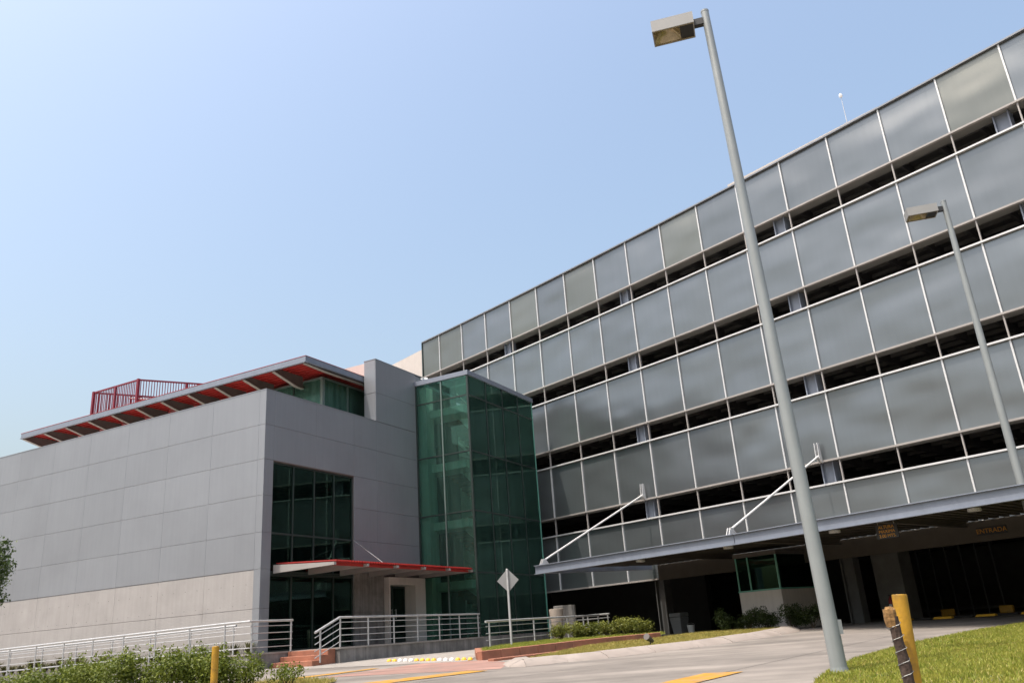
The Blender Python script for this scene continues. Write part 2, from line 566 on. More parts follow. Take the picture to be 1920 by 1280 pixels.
def sheet(name, poly, dz, m, kind='structure', step=1.0, label=None):
    """flat-lying polygon that follows the drive, dz above it"""
    bm = bmesh.new()
    vs_ = [bm.verts.new((x, y, 0)) for x, y in poly]
    f = bm.faces.new(vs_)
    ymin, ymax = min(p[1] for p in poly), max(p[1] for p in poly)
    for yc in np.arange(math.ceil(ymin), ymax, step):
        bmesh.ops.bisect_plane(bm, geom=list(bm.verts) + list(bm.edges) + list(bm.faces), plane_co=(0, float(yc), 0), plane_no=(0, 1, 0))
    bmesh.ops.triangulate(bm, faces=list(bm.faces))
    for v in bm.verts:
        v.co.z = zg(v.co.y) + dz
    bmesh.ops.recalc_face_normals(bm, faces=bm.faces)
    for fc in bm.faces:
        if fc.normal.z < 0:
            fc.normal_flip()
    me = bpy.data.meshes.new(name)
    bm.to_mesh(me)
    bm.free()
    o = link(name, me, m)
    if kind: tag(o, kind=kind)
    return o

# lawn on the right, its edge follows the drive
lawn_edge = [(2.2, 7.5), (3.0, 10.0), (3.76, 12.0), (4.35, 13.2), (5.28, 14.7), (7.27, 17.2), (9.25, 19.06), (12.0, 21.3), (16, 23.5), (24, 26)]
lawn = lawn_edge + [(34, 24), (34, 3), (12, 1.5), (2.4, 5.2)]
sheet('lawn', lawn, 0.03, M['soil'])
# grass strip behind the pale kerb and the tinted paving beside it
strip = [(-0.35, 20.3), (0.5, 19.75), (1.75, 20.4), (3.95, 21.85), (6.0, 23.55), (7.45, 25.3), (7.9, 26.6), (7.6, 28.5), (5.2, 28.2), (3.9, 26.3), (1.5, 24.4)]
sheet('grass_strip', strip, 0.05, M['soil'])
sheet('tinted_paving', [(-4.9, 20.2), (-0.75, 18.9), (-0.6, 20.6), (-1.15, 22.3), (-3.0, 22.9)], 0.004, M['pave_red'])
sheet('walkway', [(-6.3, 26.4), (-7.6, 24.6), (-1.75, 22.4), (-1.5, 25.6), (1.4, 31.0), (2.2, 33.6), (-0.5, 33.4)], 0.008, M['pale_pave'])
sheet('walkway_verge', [(-24, 31.8), (-9.6, 24.3), (-7.6, 24.6), (-8.0, 26.6), (-10.0, 26.4), (-24, 33.6)], 0.006, M['pale_pave'])
# painted markings
for poly in ([(-4.6, 16.9), (-3.1, 17.0), (-1.0, 18.55), (-1.45, 18.95)],
             [(-7.2, 19.3), (-6.7, 19.0), (-3.9, 22.0), (-4.15, 22.2)],
             [(1.55, 13.05), (2.15, 12.85), (3.35, 14.3), (2.75, 14.5)]):
    tag(sheet('painted_marking', poly, 0.012, M['marking'], kind='structure'), kind='structure')

for (xa, ya, xb, yb) in ((-9, 20.6, 3.2, 16.2), (-3.0, 14.0, 3.0, 19.6), (0.2, 11.2, 8.2, 20.3), (5.0, 22.2, 9.6, 19.6), (-6.5, 12.5, -0.5, 18.8)):
    d_ = Vector((xb - xa, yb - ya, 0)).normalized()
    n_ = Vector((-d_.y, d_.x, 0)) * 0.008
    sheet('expansion_joint', [(xa + n_.x, ya + n_.y), (xa - n_.x, ya - n_.y), (xb - n_.x, yb - n_.y), (xb + n_.x, yb + n_.y)], 0.0025, M['tar'])
# the pale sloping kerb round the strip
def kerb(name, path, w, h, m, label, cat, close=0.0):
    """sloped kerb swept along a path, outer foot on the path, inner edge w to its left"""
    P = [Vector((x, y, 0)) for x, y in path]
    vv, ff = [], []
    n = len(P)
    for i, p in enumerate(P):
        d = (P[min(i + 1, n - 1)] - P[max(i - 1, 0)]).normalized()
        s = Vector((-d.y, d.x, 0))
        k = 1.0
        if i == 0 or i == n - 1: k = close if close else 1.0
        prof = [(-0.02, -0.15), (0, 0.004), (0.10 * w, h * k * 0.35), (0.55 * w, h * k * 0.95), (w, h * k), (w, -0.15)]
        for (a, b) in prof:
            q = p + s * a
            vv.append((q.x, q.y, zg(q.y) + b))
    m_ = 6
    root = empty(name, (P[0].x, P[0].y, 0), 0, label, cat)
    for i in range(n - 1):
        A_, B_ = [Vector(q) for q in vv[i * m_:(i + 1) * m_]], [Vector(q) for q in vv[(i + 1) * m_:(i + 2) * m_]]
        e = 0.006
        rows = [[a_.lerp(b_, e) for a_, b_ in zip(A_, B_)], [a_.lerp(b_, 0.5) for a_, b_ in zip(A_, B_)], [a_.lerp(b_, 1 - e) for a_, b_ in zip(A_, B_)]]
        dz = random.uniform(-0.008, 0.008)
        v2 = [(q.x - P[0].x, q.y - P[0].y, q.z + dz) for r_ in rows for q in r_]
        f2 = [(j * m_ + k, (j + 1) * m_ + k, (j + 1) * m_ + k + 1, j * m_ + k + 1) for j in range(2) for k in range(m_ - 1)]
        f2 += [tuple(range(m_)), tuple(reversed(range(2 * m_, 3 * m_)))]
        MB().add(v2, f2).build('kerb_stone', m, root, smooth=True)
    return root
def resample(path, step):
    out = []
    for (a, b) in zip(path[:-1], path[1:]):
        n = max(1, int(math.dist(a, b) / step))
        out += [(a[0] + (b[0] - a[0]) * i / n, a[1] + (b[1] - a[1]) * i / n) for i in range(n)]
    return out + [path[-1]]
kerb('kerb', resample([(-0.75, 20.2), (-0.58, 19.2), (-0.2, 19.0), (1.67, 19.85), (4.03, 21.35), (6.1, 23.2), (7.65, 25.1), (8.15, 26.6)], 0.95),
     0.55, 0.14, M['kerb'], 'pale concrete sloping kerb bordering the dry grass strip by the drive', 'kerb')

# ------------------------------------------------------------------ parking garage
G_O = (7.0907, 33.54, 0.0)
G_A = R(-48.4215)
PW = 2.097
ROW = [18.372, 16.132, 15.318, 12.883, 12.048, 9.587, 8.759, 6.317, 5.489, 2.999]
garage = empty('parking_garage', G_O, G_A, 'long grey multi-storey car park clad in large metal panels with dark open slots', 'building')
def gy(x):
    return -1.297e-3 * x * x
def gx(m):
    return (7 - m) * PW
M0, M1 = -3, 15       # whole panels run from mullion M0 to M1, then a part panel
X_END = gx(15.78)
edges = [gx(m) for m in range(M0, M1 + 1)] + [X_END]
bronze = {(0, 0), (0, 6), (0, 9), (0, 11), (0, 14), (0, 15), (0, -2)}
for k in range(5):
    zt, zb_ = ROW[2 * k], ROW[2 * k + 1]
    for i in range(len(edges) - 1):
        xa, xb = edges[i + 1], edges[i]
        ya, yb = gy(xa), gy(xb)
        L_ = math.hypot(xb - xa, yb - ya) - 0.024
        an = math.atan2(yb - ya, xb - xa)
        mi = M0 + i
        mm_ = M['facade_old'] if (k, mi) in bronze else M['facade']
        key = ('fp', k if k in (0, 4) else 1, round(L_, 2), mm_.name)
        if key not in _cache:
            _cache[key] = MB().box(-L_ / 2, L_ / 2, 0, 0.05, 0.03, zt - zb_ - 0.03).mesh('facade_panel', bevel=0.008)
        tilt = random.uniform(-0.006, 0.006)
        o = link('facade_panel', _cache[key], mm_, garage, ((xa + xb) / 2, (ya + yb) / 2, zb_), an + random.uniform(-0.004, 0.004))
        o.rotation_euler[0] = tilt
def sweep(name, m, parent, prof, xs_, off=0.0):
    """profile (y,z) swept along the facade line"""
    vv, ff = [], []
    n = len(prof)
    for x in xs_:
        for (y, z) in prof:
            vv.append((x, gy(x) + y + off, z))
    for i in range(len(xs_) - 1):
        for k in range(n):
            ff.append((i * n + k, i * n + (k + 1) % n, (i + 1) * n + (k + 1) % n, (i + 1) * n + k))
    ff.append(tuple(range(n)))
    ff.append(tuple(reversed(range((len(xs_) - 1) * n, len(xs_) * n))))
    return MB().add(vv, ff).build(name, m, parent)
ex = sorted(edges)
for k in range(5):
    zt, zb_ = ROW[2 * k], ROW[2 * k + 1]
    sweep('top_rail', M['alu'] if k else M['rail_grey'], garage, [(-0.11, zt - 0.035), (-0.11, zt + 0.025), (0.12, zt + 0.025), (0.12, zt - 0.035)], ex)
    sweep('bottom_rail', M['alu_warm'], garage, [(-0.07, zb_ - 0.035), (-0.07, zb_ + 0.03), (0.06, zb_ + 0.03), (0.06, zb_ - 0.035)], ex)
    sweep('soffit_strip', M['soffit'], garage, [(0.062, zb_ - 0.02), (0.062, zb_ + 0.05), (0.55, zb_ + 0.05), (0.55, zb_ - 0.02)], ex)
for m_ in range(M0, M1 + 1):
    x = gx(m_)
    for k in range(5):
        zt, zb_ = ROW[2 * k], ROW[2 * k + 1]
        cbox('mullion', M['alu'], garage, x - 0.026, x + 0.026, gy(x) - 0.055, gy(x) + 0.02, zb_ + 0.031, round(zt - 0.036, 4))
        if k < 4:
            z2 = ROW[2 * k + 2]
            cbox('slot_post', M['alu_warm'], garage, x - 0.022, x + 0.022, gy(x) - 0.02, gy(x) + 0.05, z2 + 0.026, zb_ - 0.036)
box('end_trim', M['mull_dark'], garage, X_END - 0.10, X_END - 0.012, gy(X_END) - 0.05, gy(X_END) + 0.5, ROW[9], ROW[0])
# structure behind the cladding
LEVELS = [ROW[1] + 0.75, ROW[3] + 0.85, ROW[5] + 0.85, ROW[7] + 0.85, ROW[9] + 1.0]
GX0, GX1, GD = X_END, gx(M0), 18.0
for zl in LEVELS:
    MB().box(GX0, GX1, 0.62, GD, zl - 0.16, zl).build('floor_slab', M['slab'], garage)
for zl in LEVELS:
    for i in range(27):
        x = GX0 + 0.8 + i * 1.4
        if x > GX1: break
        cbox('joist', M['joist'], garage, x - 0.05, x + 0.05, 0.66, 12.0, zl - 0.52, zl - 0.165)
    for yb in (1.3, 2.1, 2.9, 3.7, 4.6, 5.6, 6.8, 8.2):
        cbox('deck_rib', M['soffit'], garage, GX0, GX1, yb - 0.04, yb + 0.04, zl - 0.30, zl - 0.162)
MB().box(GX0, GX1, GD, GD + 0.3, 0.5, ROW[0] - 1.4).build('rear_wall', M['slab'], garage)
MB().box(GX0 - 0.25, GX0, 0.3, GD, 0.5, ROW[0] - 0.4).build('end_wall', M['concrete'], garage)
MB().box(GX1, GX1 + 0.25, 0.62, GD, 0.5, ROW[0] - 0.4).build('end_wall', M['concrete'], garage)
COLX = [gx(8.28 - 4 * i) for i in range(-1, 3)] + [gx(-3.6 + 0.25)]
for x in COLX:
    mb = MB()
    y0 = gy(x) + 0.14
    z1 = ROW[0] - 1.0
    for (za, zb_, mm_, nm) in ((3.5, z1, M['steel_blue'], 'steel_column'), (0.75, 3.499, M['col_shade'], 'column_foot')):  # lower length split off to take the painted canopy shade
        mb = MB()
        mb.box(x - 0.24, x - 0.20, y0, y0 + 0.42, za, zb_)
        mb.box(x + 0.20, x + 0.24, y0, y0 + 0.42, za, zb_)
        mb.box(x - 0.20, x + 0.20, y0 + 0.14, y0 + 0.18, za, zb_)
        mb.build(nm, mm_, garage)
# ground-floor enclosure
GF = zg(40)
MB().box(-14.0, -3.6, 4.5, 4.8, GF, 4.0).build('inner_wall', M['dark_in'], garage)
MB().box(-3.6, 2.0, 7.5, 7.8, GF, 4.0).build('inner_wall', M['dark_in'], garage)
MB().box(6.2, 7.15, 0.9, 1.8, GF, 3.85).build('concrete_pier', M['slab'], garage)
for i in range(8):
    MB().tube((4.4 + i * 0.55, 6.0, GF), (4.4 + i * 0.55, 6.0, 3.4), 0.03, n=6).build('grille_bar', M['grille'], garage)
for z in (1.0, 3.3):
    MB().box(4.3, 8.4, 5.98, 6.02, z, z + 0.05).build('grille_rail', M['grille'], garage)
lx = [-2.45] + [x for x in ex if -2.4 < x]
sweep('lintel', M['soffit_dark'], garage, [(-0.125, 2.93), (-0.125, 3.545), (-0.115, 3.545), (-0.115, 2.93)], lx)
# roof core, parapet back and end core
MB().box(2.6, 9.7, 2.0, 5.5, 16.9, 19.82).build('roof_core', M['core'], garage)
MB().box(-24.5, GX0 - 0.26, 0.10, 7.0, 0.6, 18.30).build('end_core', M['core'], garage)

# roof antenna
an = empty('antenna', tuple((Matrix.Translation(G_O) @ Matrix.Rotation(G_A, 4, 'Z')) @ Vector((7.85, 3.5, 19.82))), 0.3,
           'thin antenna mast with a small round head on the car park roof', 'antenna')
MB().tube((0, 0, 0), (0, 0, 2.2), 0.022, 0.012, 6).build('mast', M['steel'], an)
MB().lathe([(0.02, 2.2), (0.07, 2.23), (0.08, 2.3), (0.05, 2.38)], n=8).build('sensor_head', M['white'], an)
MB().bar((-0.15, 0, 0.9), (0.15, 0, 0.9), 0.015, 0.015).build('cross_arm', M['steel'], an)

# ------------------------------------------------------------------ entrance canopy of the garage
can = empty('entrance_canopy', G_O, G_A, 'wide steel canopy over the car park entrance with a blue grey edge beam', 'canopy')
CE = [(-4.05, -5.52), (4.6, -5.60), (9.0, -5.95), (14.0, -6.55), (22.0, -7.4)]
def cey(x):
    for (a, b) in zip(CE[:-1], CE[1:]):
        if x <= b[0]:
            return a[1] + (b[1] - a[1]) * (x - a[0]) / (b[0] - a[0])
    return CE[-1][1]
def ibeam(name, m, parent, a, b, h, w, z0):
    mb = MB()
    a3, b3 = Vector((*a, 0)), Vector((*b, 0))
    for (ww, zc, hh) in ((w, z0 + 0.012, 0.024), (w, z0 + h - 0.012, 0.024), (0.02, z0 + h / 2, h - 0.048)):
        mb.bar(a3 + Vector((0, 0, zc)), b3 + Vector((0, 0, zc)), ww, hh)
    return mb.build(name, m, parent)
ibeam('edge_beam', M['steel_blue'], can, (-4.05, -5.52), (5.3, -5.66), 0.33, 0.16, 3.37)
ibeam('edge_beam', M['steel_blue'], can, (5.32, -5.66), (22.0, -7.35), 0.33, 0.16, 3.37)
ibeam('end_beam', M['steel_blue'], can, (-3.98, -5.4), (-2.75, -0.12), 0.28, 0.14, 3.39)
# ribbed deck between the edge beam and the wall
mb = MB()
x = -3.7
while x < 21.5:
    x2 = x + 0.30
    yf0, yf1 = -5.45 - max(0, x - 5.3) * 0.10, -5.45 - max(0, x2 - 5.3) * 0.10
    yb0 = -0.16 + min(0.0, gy(x)) if x > -2.6 else -5.3 + (x + 3.98) / 1.23 * 5.2
    for (a, b, z) in ((x, x + 0.17, 3.60), (x + 0.17, x2, 3.55)):
        yq = -5.45 - max(0, a - 5.3) * 0.10
        yr = (-0.16 + gy(a)) if a > -2.6 else max(yq + 0.1, -5.2 + (a + 3.9) / 1.3 * 5.0)
        mb.box(a, b - 0.001, yq, yr, z, z + 0.06)
    x = x2
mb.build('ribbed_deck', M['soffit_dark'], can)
for x in (1.3, 5.75, 10.0, 14.2, 18.4):
    ibeam('cross_beam', M['soffit_dark'], can, (x, cey(x) + 0.12), (x, gy(x) - 0.16), 0.16, 0.12, 3.385)
for (x, y) in ((-0.5, -3.4), (3.6, -3.6), (7.6, -3.8), (11.8, -4.2), (16, -4.5)):
    MB().lathe([(0.16, 3.47), (0.17, 3.49), (0.17, 3.549)], (x, y), 14).build('downlight', M['white'], can)
# stay rods with their brackets
for (xt, xf) in ((-2.72, -3.7), (5.62, 5.1)):
    yt = gy(xt) - 0.10
    yfoot = cey(xf) + 0.10
    top = (xt, yt - 0.08, 6.50)
    foot = (xf, yfoot + 0.05, 3.86)
    MB().tube(top, foot, 0.038, n=8).build('stay_rod', M['alu'], can)
    mb = MB()
    for s in (-1, 1):
        xx = xt + s * 0.06
        mb.add([(xx - 0.01, yt + 0.04, 6.25), (xx + 0.01, yt + 0.04, 6.25), (xx - 0.01, yt - 0.16, 6.42), (xx + 0.01, yt - 0.16, 6.42),
                (xx - 0.01, yt - 0.12, 6.98), (xx + 0.01, yt - 0.12, 6.98), (xx - 0.01, yt + 0.0, 6.98), (xx + 0.01, yt + 0.0, 6.98)],
               [(0, 2, 4, 6), (1, 7, 5, 3), (0, 1, 3, 2), (2, 3, 5, 4), (4, 5, 7, 6), (6, 7, 1, 0)])
    mb.build('stay_bracket', M['alu'], can)
    mb = MB()
    for s in (-1, 1):
        xx = xf + s * 0.05
        mb.add([(xx - 0.01, yfoot - 0.14, 3.702), (xx + 0.01, yfoot - 0.14, 3.702), (xx - 0.01, yfoot + 0.30, 3.702), (xx + 0.01, yfoot + 0.30, 3.702),
                (xx - 0.01, yfoot + 0.10, 3.92), (xx + 0.01, yfoot + 0.10, 3.92), (xx - 0.01, yfoot - 0.02, 3.92), (xx + 0.01, yfoot - 0.02, 3.92)],
               [(0, 2, 4, 6), (1, 7, 5, 3), (0, 1, 3, 2), (2, 3, 5, 4), (4, 5, 7, 6), (6, 7, 1, 0)])
    mb.build('foot_bracket', M['alu'], can)

# ------------------------------------------------------------------ office building
O_O = (-8.6024, 27.0, 0.0)
O_A = R(62.6)
office = empty('office_building', O_O, O_A, 'low pale grey panelled office block with concrete base and red soffited roof', 'building')
ZR = [9.82, 8.59, 7.387, 6.176, 4.964, 3.796]
S_END = 24.0
PLAT = 1.25
BASE = 0.6
def panel(x0, x1, y0, y1, z0, z1, m=None, name='wall_panel', b=0.003, g=0.004):
    """cladding panel standing on a wall plane, joints left open around it"""
    if x1 - x0 < y1 - y0:
        return cbox(name, m or M['office'], office, x0, x1, y0 + g * 0.5, y1 - g * 0.5, z0 + g, z1 - g, bevel=b)
    return cbox(name, m or M['office'], office, x0 + g * 0.5, x1 - g * 0.5, y0, y1, z0 + g, z1 - g, bevel=b)
# backing walls (the joints show this)
MB().box(0.03, 0.28, 0.03, S_END, BASE, 9.80).build('backing_wall', M['joint'], office)
MB().box(0.28, 0.43, 0.03, 0.28, BASE, 9.80).build('backing_wall', M['joint'], office)
MB().box(0.43, 8.985, 0.03, 0.28, 7.36, 9.80).build('backing_wall', M['joint'], office)
MB().box(4.71, 8.985, 0.03, 0.28, 3.70, 7.36).build('backing_wall', M['joint'], office)
MB().box(4.71, 6.50, 0.03, 0.28, BASE, 3.70).build('backing_wall', M['joint'], office)
SJ = [0.30 + 2.25 * i for i in range(0, 11)] + [S_END]
for r in range(5):
    zt, zb_ = ZR[r], ZR[r + 1]
    panel(0.0, 0.03, 0.0, 0.30, zb_, zt)
    for a, b in zip(SJ[:-1], SJ[1:]):
        panel(0.0, 0.03, a, b, zb_, zt)
for (zb_, zt) in ((2.58, 3.796), (BASE, 2.58)):
    for a, b in zip(SJ[:-1], SJ[1:]):
        panel(0.012, 0.03, a, b, zb_, zt, M['concrete'], 'concrete_panel', g=0.006)
    panel(0.0, 0.03, 0.0, 0.30, zb_, zt)
# formwork tie holes
for z in (3.35, 2.72, 1.65):
    mb = MB()
    s = 0.62
    while s < 20:
        mb.tube((0.013, s, z), (0.0105, s, z), 0.017, n=6)
        s += 0.5625
    tag(mb.build('tie_holes', M['joint'], office), kind='stuff')
# front face
FJ = [0.03, 0.43, 2.54, 4.71, 6.12, 8.985]
for r in range(2):
    for a, b in zip(FJ[:-1], FJ[1:]):
        panel(a, b, 0.0, 0.03, ZR[r + 1], ZR[r])
for r in range(2, 5):
    panel(0.03, 0.43, 0.0, 0.03, ZR[r + 1], ZR[r])
    panel(4.71, 6.12, 0.0, 0.03, ZR[r + 1], ZR[r])
    panel(6.12, 8.985, 0.0, 0.03, ZR[r + 1], ZR[r])
panel(0.03, 0.43, 0.0, 0.03, 2.58, 3.796)
panel(0.03, 0.43, 0.0, 0.03, BASE, 2.58)
panel(4.71, 6.50, 0.0, 0.03, 2.4, 3.78, M['concrete_dark'], 'concrete_panel')
panel(4.71, 6.50, 0.0, 0.03, BASE, 2.4, M['concrete_dark'], 'concrete_panel')
# parapet coping
MB().box(-0.01, 0.30, -0.01, S_END, 9.815, 9.845).build('coping', M['office'], office)
MB().box(0.30, 6.115, -0.01, 0.30, 9.815, 9.845).build('coping', M['office'], office)
# roof deck, floors, rear, interior
MB().box(0.29, 15.5, 0.29, S_END, 9.25, 9.45).build('roof_deck', M['bounce_deck'], office)
MB().box(0.29, 14.9, 0.29, S_END, 4.55, 4.85).build('floor_slab', M['inner'], office)
MB().box(0.29, 14.9, 0.10, S_END, 1.0, PLAT).build('floor_slab', M['slab'], office)
MB().box(0.29, 8.9, 6.5, 6.7, 1.26, 9.24).build('inner_wall', M['inner'], office)
MB().box(8.9, 14.9, 3.4, 3.6, 1.26, 9.24).build('inner_wall', M['inner'], office)
MB().box(5.2, 5.4, 0.5, 6.4, 4.86, 9.2).build('inner_wall', M['inner'], office)
for x in (2.0, 3.4):
    MB().tube((x, 1.6, 4.86), (x, 1.6, 9.24), 0.14, n=12).build('inner_column', M['inner'], office)
MB().box(15.2, 15.5, 0.3, S_END, BASE, 9.3).build('rear_wall', M['concrete'], office)
MB().box(0.3, 15.5, S_END, S_END + 0.3, BASE, 9.8).build('rear_wall', M['concrete'], office)
# big window and the ground-floor glazing
def glazing(parent_name, x0, x1, ncol, zs, y, glassm):
    w = (x1 - x0) / ncol
    win = MB().box(x0, x1, y - 0.03, y + 0.05, zs[-1] - 0.05, zs[-1]).box(x0, x1, y - 0.03, y + 0.05, zs[0], zs[0] + 0.05)
    win.box(x0, x0 + 0.05, y - 0.03, y + 0.05, zs[0] + 0.05, zs[-1] - 0.05).box(x1 - 0.05, x1, y - 0.03, y + 0.05, zs[0] + 0.05, zs[-1] - 0.05)
    wo_ = win.build(parent_name, M['mull_dark'], office)
    for i in range(1, ncol):
        MB().box(x0 + i * w - 0.03, x0 + i * w + 0.03, y - 0.025, y + 0.07, zs[0] + 0.052, zs[-1] - 0.052).build('mullion', M['mull_dark'], wo_)
    for z in zs[1:-1]:
        MB().box(x0 + 0.052, x1 - 0.052, y - 0.02, y + 0.06, z - 0.03, z + 0.03).build('transom', M['mull_dark'], wo_)
    for i in range(ncol):
        for za, zb_ in zip(zs[:-1], zs[1:]):
            MB().box(x0 + i * w + 0.02, x0 + (i + 1) * w - 0.02, y + 0.012, y + 0.02, za + 0.02, zb_ - 0.02).build('pane', glassm, wo_)
    return wo_
glazing('window', 0.44, 4.70, 4, [3.70, 4.97, 7.35], 0.10, M['glass_dark'])
glazing('window', 0.44, 4.70, 4, [PLAT, 3.64], 0.10, M['glass_dark'])
MB().box(0.44, 4.70, 0.06, 0.26, 3.645, 3.698).build('spandrel', M['mull_dark'], office)
# portal and glass door
mb = MB()
mb.box(8.27, 8.98, -0.22, 0.5, PLAT, 3.66).box(6.52, 8.27, -0.22, 0.5, 3.38, 3.66).box(6.52, 6.60, -0.22, 0.5, PLAT, 3.38)
mb.build('door_portal', M['white_wall'], office)
for (a, b) in ((6.61, 7.42), (7.44, 8.26)):
    d = MB().box(a, a + 0.05, 0.30, 0.35, PLAT + 0.02, 3.37).box(b - 0.05, b, 0.30, 0.35, PLAT + 0.02, 3.37)
    d.box(a + 0.05, b - 0.05, 0.30, 0.35, 3.30, 3.37).box(a + 0.05, b - 0.05, 0.30, 0.35, PLAT + 0.02, PLAT + 0.12)
    do = d.build('door', M['mull_dark'], office)
    MB().box(a + 0.05, b - 0.05, 0.322, 0.33, PLAT + 0.12, 3.30).build('pane', M['glass_dark'], do)
    hx = b - 0.12 if a < 7 else a + 0.12
    mb = MB().tube((hx, 0.24, 2.15), (hx, 0.24, 2.5), 0.014, n=6)
    mb.tube((hx, 0.24, 2.18), (hx, 0.30, 2.18), 0.01, n=6).tube((hx, 0.24, 2.47), (hx, 0.30, 2.47), 0.01, n=6)
    mb.build('handle', M['steel'], do)
# raised fin wall beside the tower
MB().box(6.15, 8.95, 0.03, 0.57, 9.80, 12.47).build('fin_core', M['joint'], office)
MB().box(8.96, 12.0, 0.05, 0.57, 9.46, 12.47).build('fin_core', M['office'], office)
for (a, b) in ((9.83, 11.05), (11.05, 12.50)):
    panel(6.12, 8.99, 0.0, 0.03, a, b)
    cbox('wall_panel', M['office'], office, 6.12, 6.15, 0.031, 0.60, a + 0.009, b - 0.009, bevel=0.006)
MB().box(6.11, 12.0, -0.005, 0.605, 12.50, 12.53).build('coping', M['office'], office)
# lift core behind
MB().box(9.0, 13.0, 2.6, 9.0, 9.46, 13.65).build('lift_core', M['core'], office)

# glazed penthouse under the big roof
ph = MB().box(4.46, 9.0, 1.42, 1.48, 11.56, 11.64).box(4.46, 4.52, 1.48, 12.0, 11.56, 11.64).box(4.46, 9.0, 1.42, 1.48, 9.46, 9.54).box(4.46, 4.52, 1.48, 12.0, 9.46, 9.54)
pho = ph.build('penthouse_glazing', M['mull_grey'], office)
for x in (4.46, 6.02, 7.5):
    MB().box(x, x + (0.13 if x < 5 else 0.06), 1.40, 1.52, 9.541, 11.559).build('mullion', M['mull_grey'], pho)
for i in range(1, 8):
    s = 1.46 + i * 1.5
    MB().box(4.45, 4.53, s - 0.03, s + 0.03, 9.541, 11.559).build('mullion', M['mull_dark'], pho)
for (a, b) in ((4.59, 6.02), (6.08, 7.5), (7.56, 9.0)):
    MB().box(a, b, 1.444, 1.452, 9.541, 11.559).build('pane', M['glass_clear'], pho)
for i in range(7):
    a = 1.46 + i * 1.5 + (0.07 if i == 0 else 0.03)
    MB().box(4.484, 4.492, a, 1.46 + (i + 1) * 1.5 - 0.03, 9.541, 11.559).build('pane', M['glass_clear'], pho)
MB().box(4.6, 8.8, 9.0, 9.2, 9.46, 11.64).build('penthouse_wall', M['inner'], office)
MB().box(6.4, 8.8, 4.2, 4.35, 9.46, 10.7).build('penthouse_wall', M['inner'], office)

# big flat roof with red ribbed soffit
RX0, RX1, RY0, RY1 = 2.68, 8.9, 0.70, 18.6
roof = MB()
roof.box(RX0 + 0.03, RX1, RY0 + 0.03, RY1 - 0.03, 11.86, 11.90)
n = 0
x = RX0 + 0.05
while x < RX1 - 0.2:
    roof.box(x, x + 0.12, RY0 + 0.05, RY1 - 0.05, 11.82, 11.859)
    x += 0.24
roof = roof.build('roof', M['red'], office)
MB().box(RX0 - 0.02, RX0 + 0.005, RY0 - 0.02, RY1 + 0.02, 11.902, 11.918).box(RX0 + 0.005, RX1, RY0 - 0.02, RY0 + 0.005, 11.902, 11.918).build('red_trim', M['red'], roof)
def fascia(a, b, name):
    mb = MB()
    a3, b3 = Vector((*a, 0)), Vector((*b, 0))
    for (ww, zc, hh) in ((0.02, 11.785, 0.23), (0.11, 11.66, 0.02)):
        mb.bar(a3 + Vector((0, 0, zc)), b3 + Vector((0, 0, zc)), ww, hh)
    mb.build(name, M['steel_blue'], roof)
fascia((RX0, RY0), (RX0, RY1), 'fascia')
fascia((RX0 + 0.02, RY0), (6.9, RY0), 'fascia')
fascia((RX0 + 0.02, RY1), (RX1, RY1), 'fascia')
for i in range(12):
    s = RY0 + 0.12 + (RY1 - RY0 - 0.24) * i / 11
    xe = RX1 if s < 1.3 else 4.42
    zi = 11.58 if s < 1.3 else 11.30
    xm = RX0 + 1.4
    def web(t, zlo, zhi):
        vv = []
        for yy in (s - t, s + t):
            vv += [(RX0 + 0.06, yy, 11.63 + zlo), (xm, yy, zi + zlo), (xe, yy, zi + zlo)]
            vv += [(xe, yy, 11.815 if zhi is None else zi + zhi), (xm, yy, 11.815 if zhi is None else zi + zhi), (RX0 + 0.06, yy, 11.815 if zhi is None else 11.63 + zhi)]
        return MB().add(vv, [(0, 1, 4, 5), (1, 2, 3, 4), (11, 10, 7, 6), (10, 9, 8, 7), (0, 6, 7, 1), (1, 7, 8, 2), (2, 8, 9, 3), (3, 9, 10, 4), (4, 10, 11, 5), (5, 11, 6, 0)])
    b = web(0.012, 0.0, None).build('roof_beam', M['beam_dark'], roof)
    web(0.075, -0.02, -0.001).build('flange', M['beam_pale'], b)
for (x, s) in ((7.8, 17.5), (7.8, 12.5)):
    MB().tube((x, s, 9.46), (x, s, 11.82), 0.09, n=10).build('roof_post', M['steel_blue'], office)

# entrance canopy: red ribbed deck on tapered beams
ent = empty('entrance_awning', (0, 0, 0))
ent.parent = office
def tapered(x, m):
    vv = []
    for xx in (x - 0.05, x + 0.05):
        vv += [(xx, -0.01, 3.66), (xx, -2.57, 3.70), (xx, -2.57, 3.785), (xx, -0.01, 3.925)]
    MB().add(vv, [(0, 1, 2, 3), (7, 6, 5, 4), (0, 4, 5, 1), (1, 5, 6, 2), (2, 6, 7, 3), (3, 7, 4, 0)]).build('tapered_beam', m, ent)
for i in range(6):
    tapered(0.60 + i * 1.66, M['alu_warm'])
mb = MB()
x = 0.68
while x < 8.93:
    for (a, b, dz) in ((x, x + 0.07, 0.035), (x + 0.07, x + 0.14, 0.0)):
        b = min(b, 8.95)
        vv = [(a, -0.02, 3.93 + dz), (b, -0.02, 3.93 + dz), (b, -2.56, 3.795 + dz), (a, -2.56, 3.795 + dz)]
        vv += [(p[0], p[1], p[2] + 0.03) for p in vv]
        mb.add(vv, [(0, 1, 2, 3), (7, 6, 5, 4), (0, 4, 5, 1), (1, 5, 6, 2), (2, 6, 7, 3), (3, 7, 4, 0)])
    x += 0.14
mb.build('red_deck', M['red'], ent)
MB().box(0.66, 8.95, -2.40, -2.38, 3.70, 3.785).build('front_trim', M['red'], ent)
MB().tube((3.3, -2.4, 3.86), (4.66, -0.02, 4.95), 0.012, n=6).build('stay_rod', M['steel'], ent)
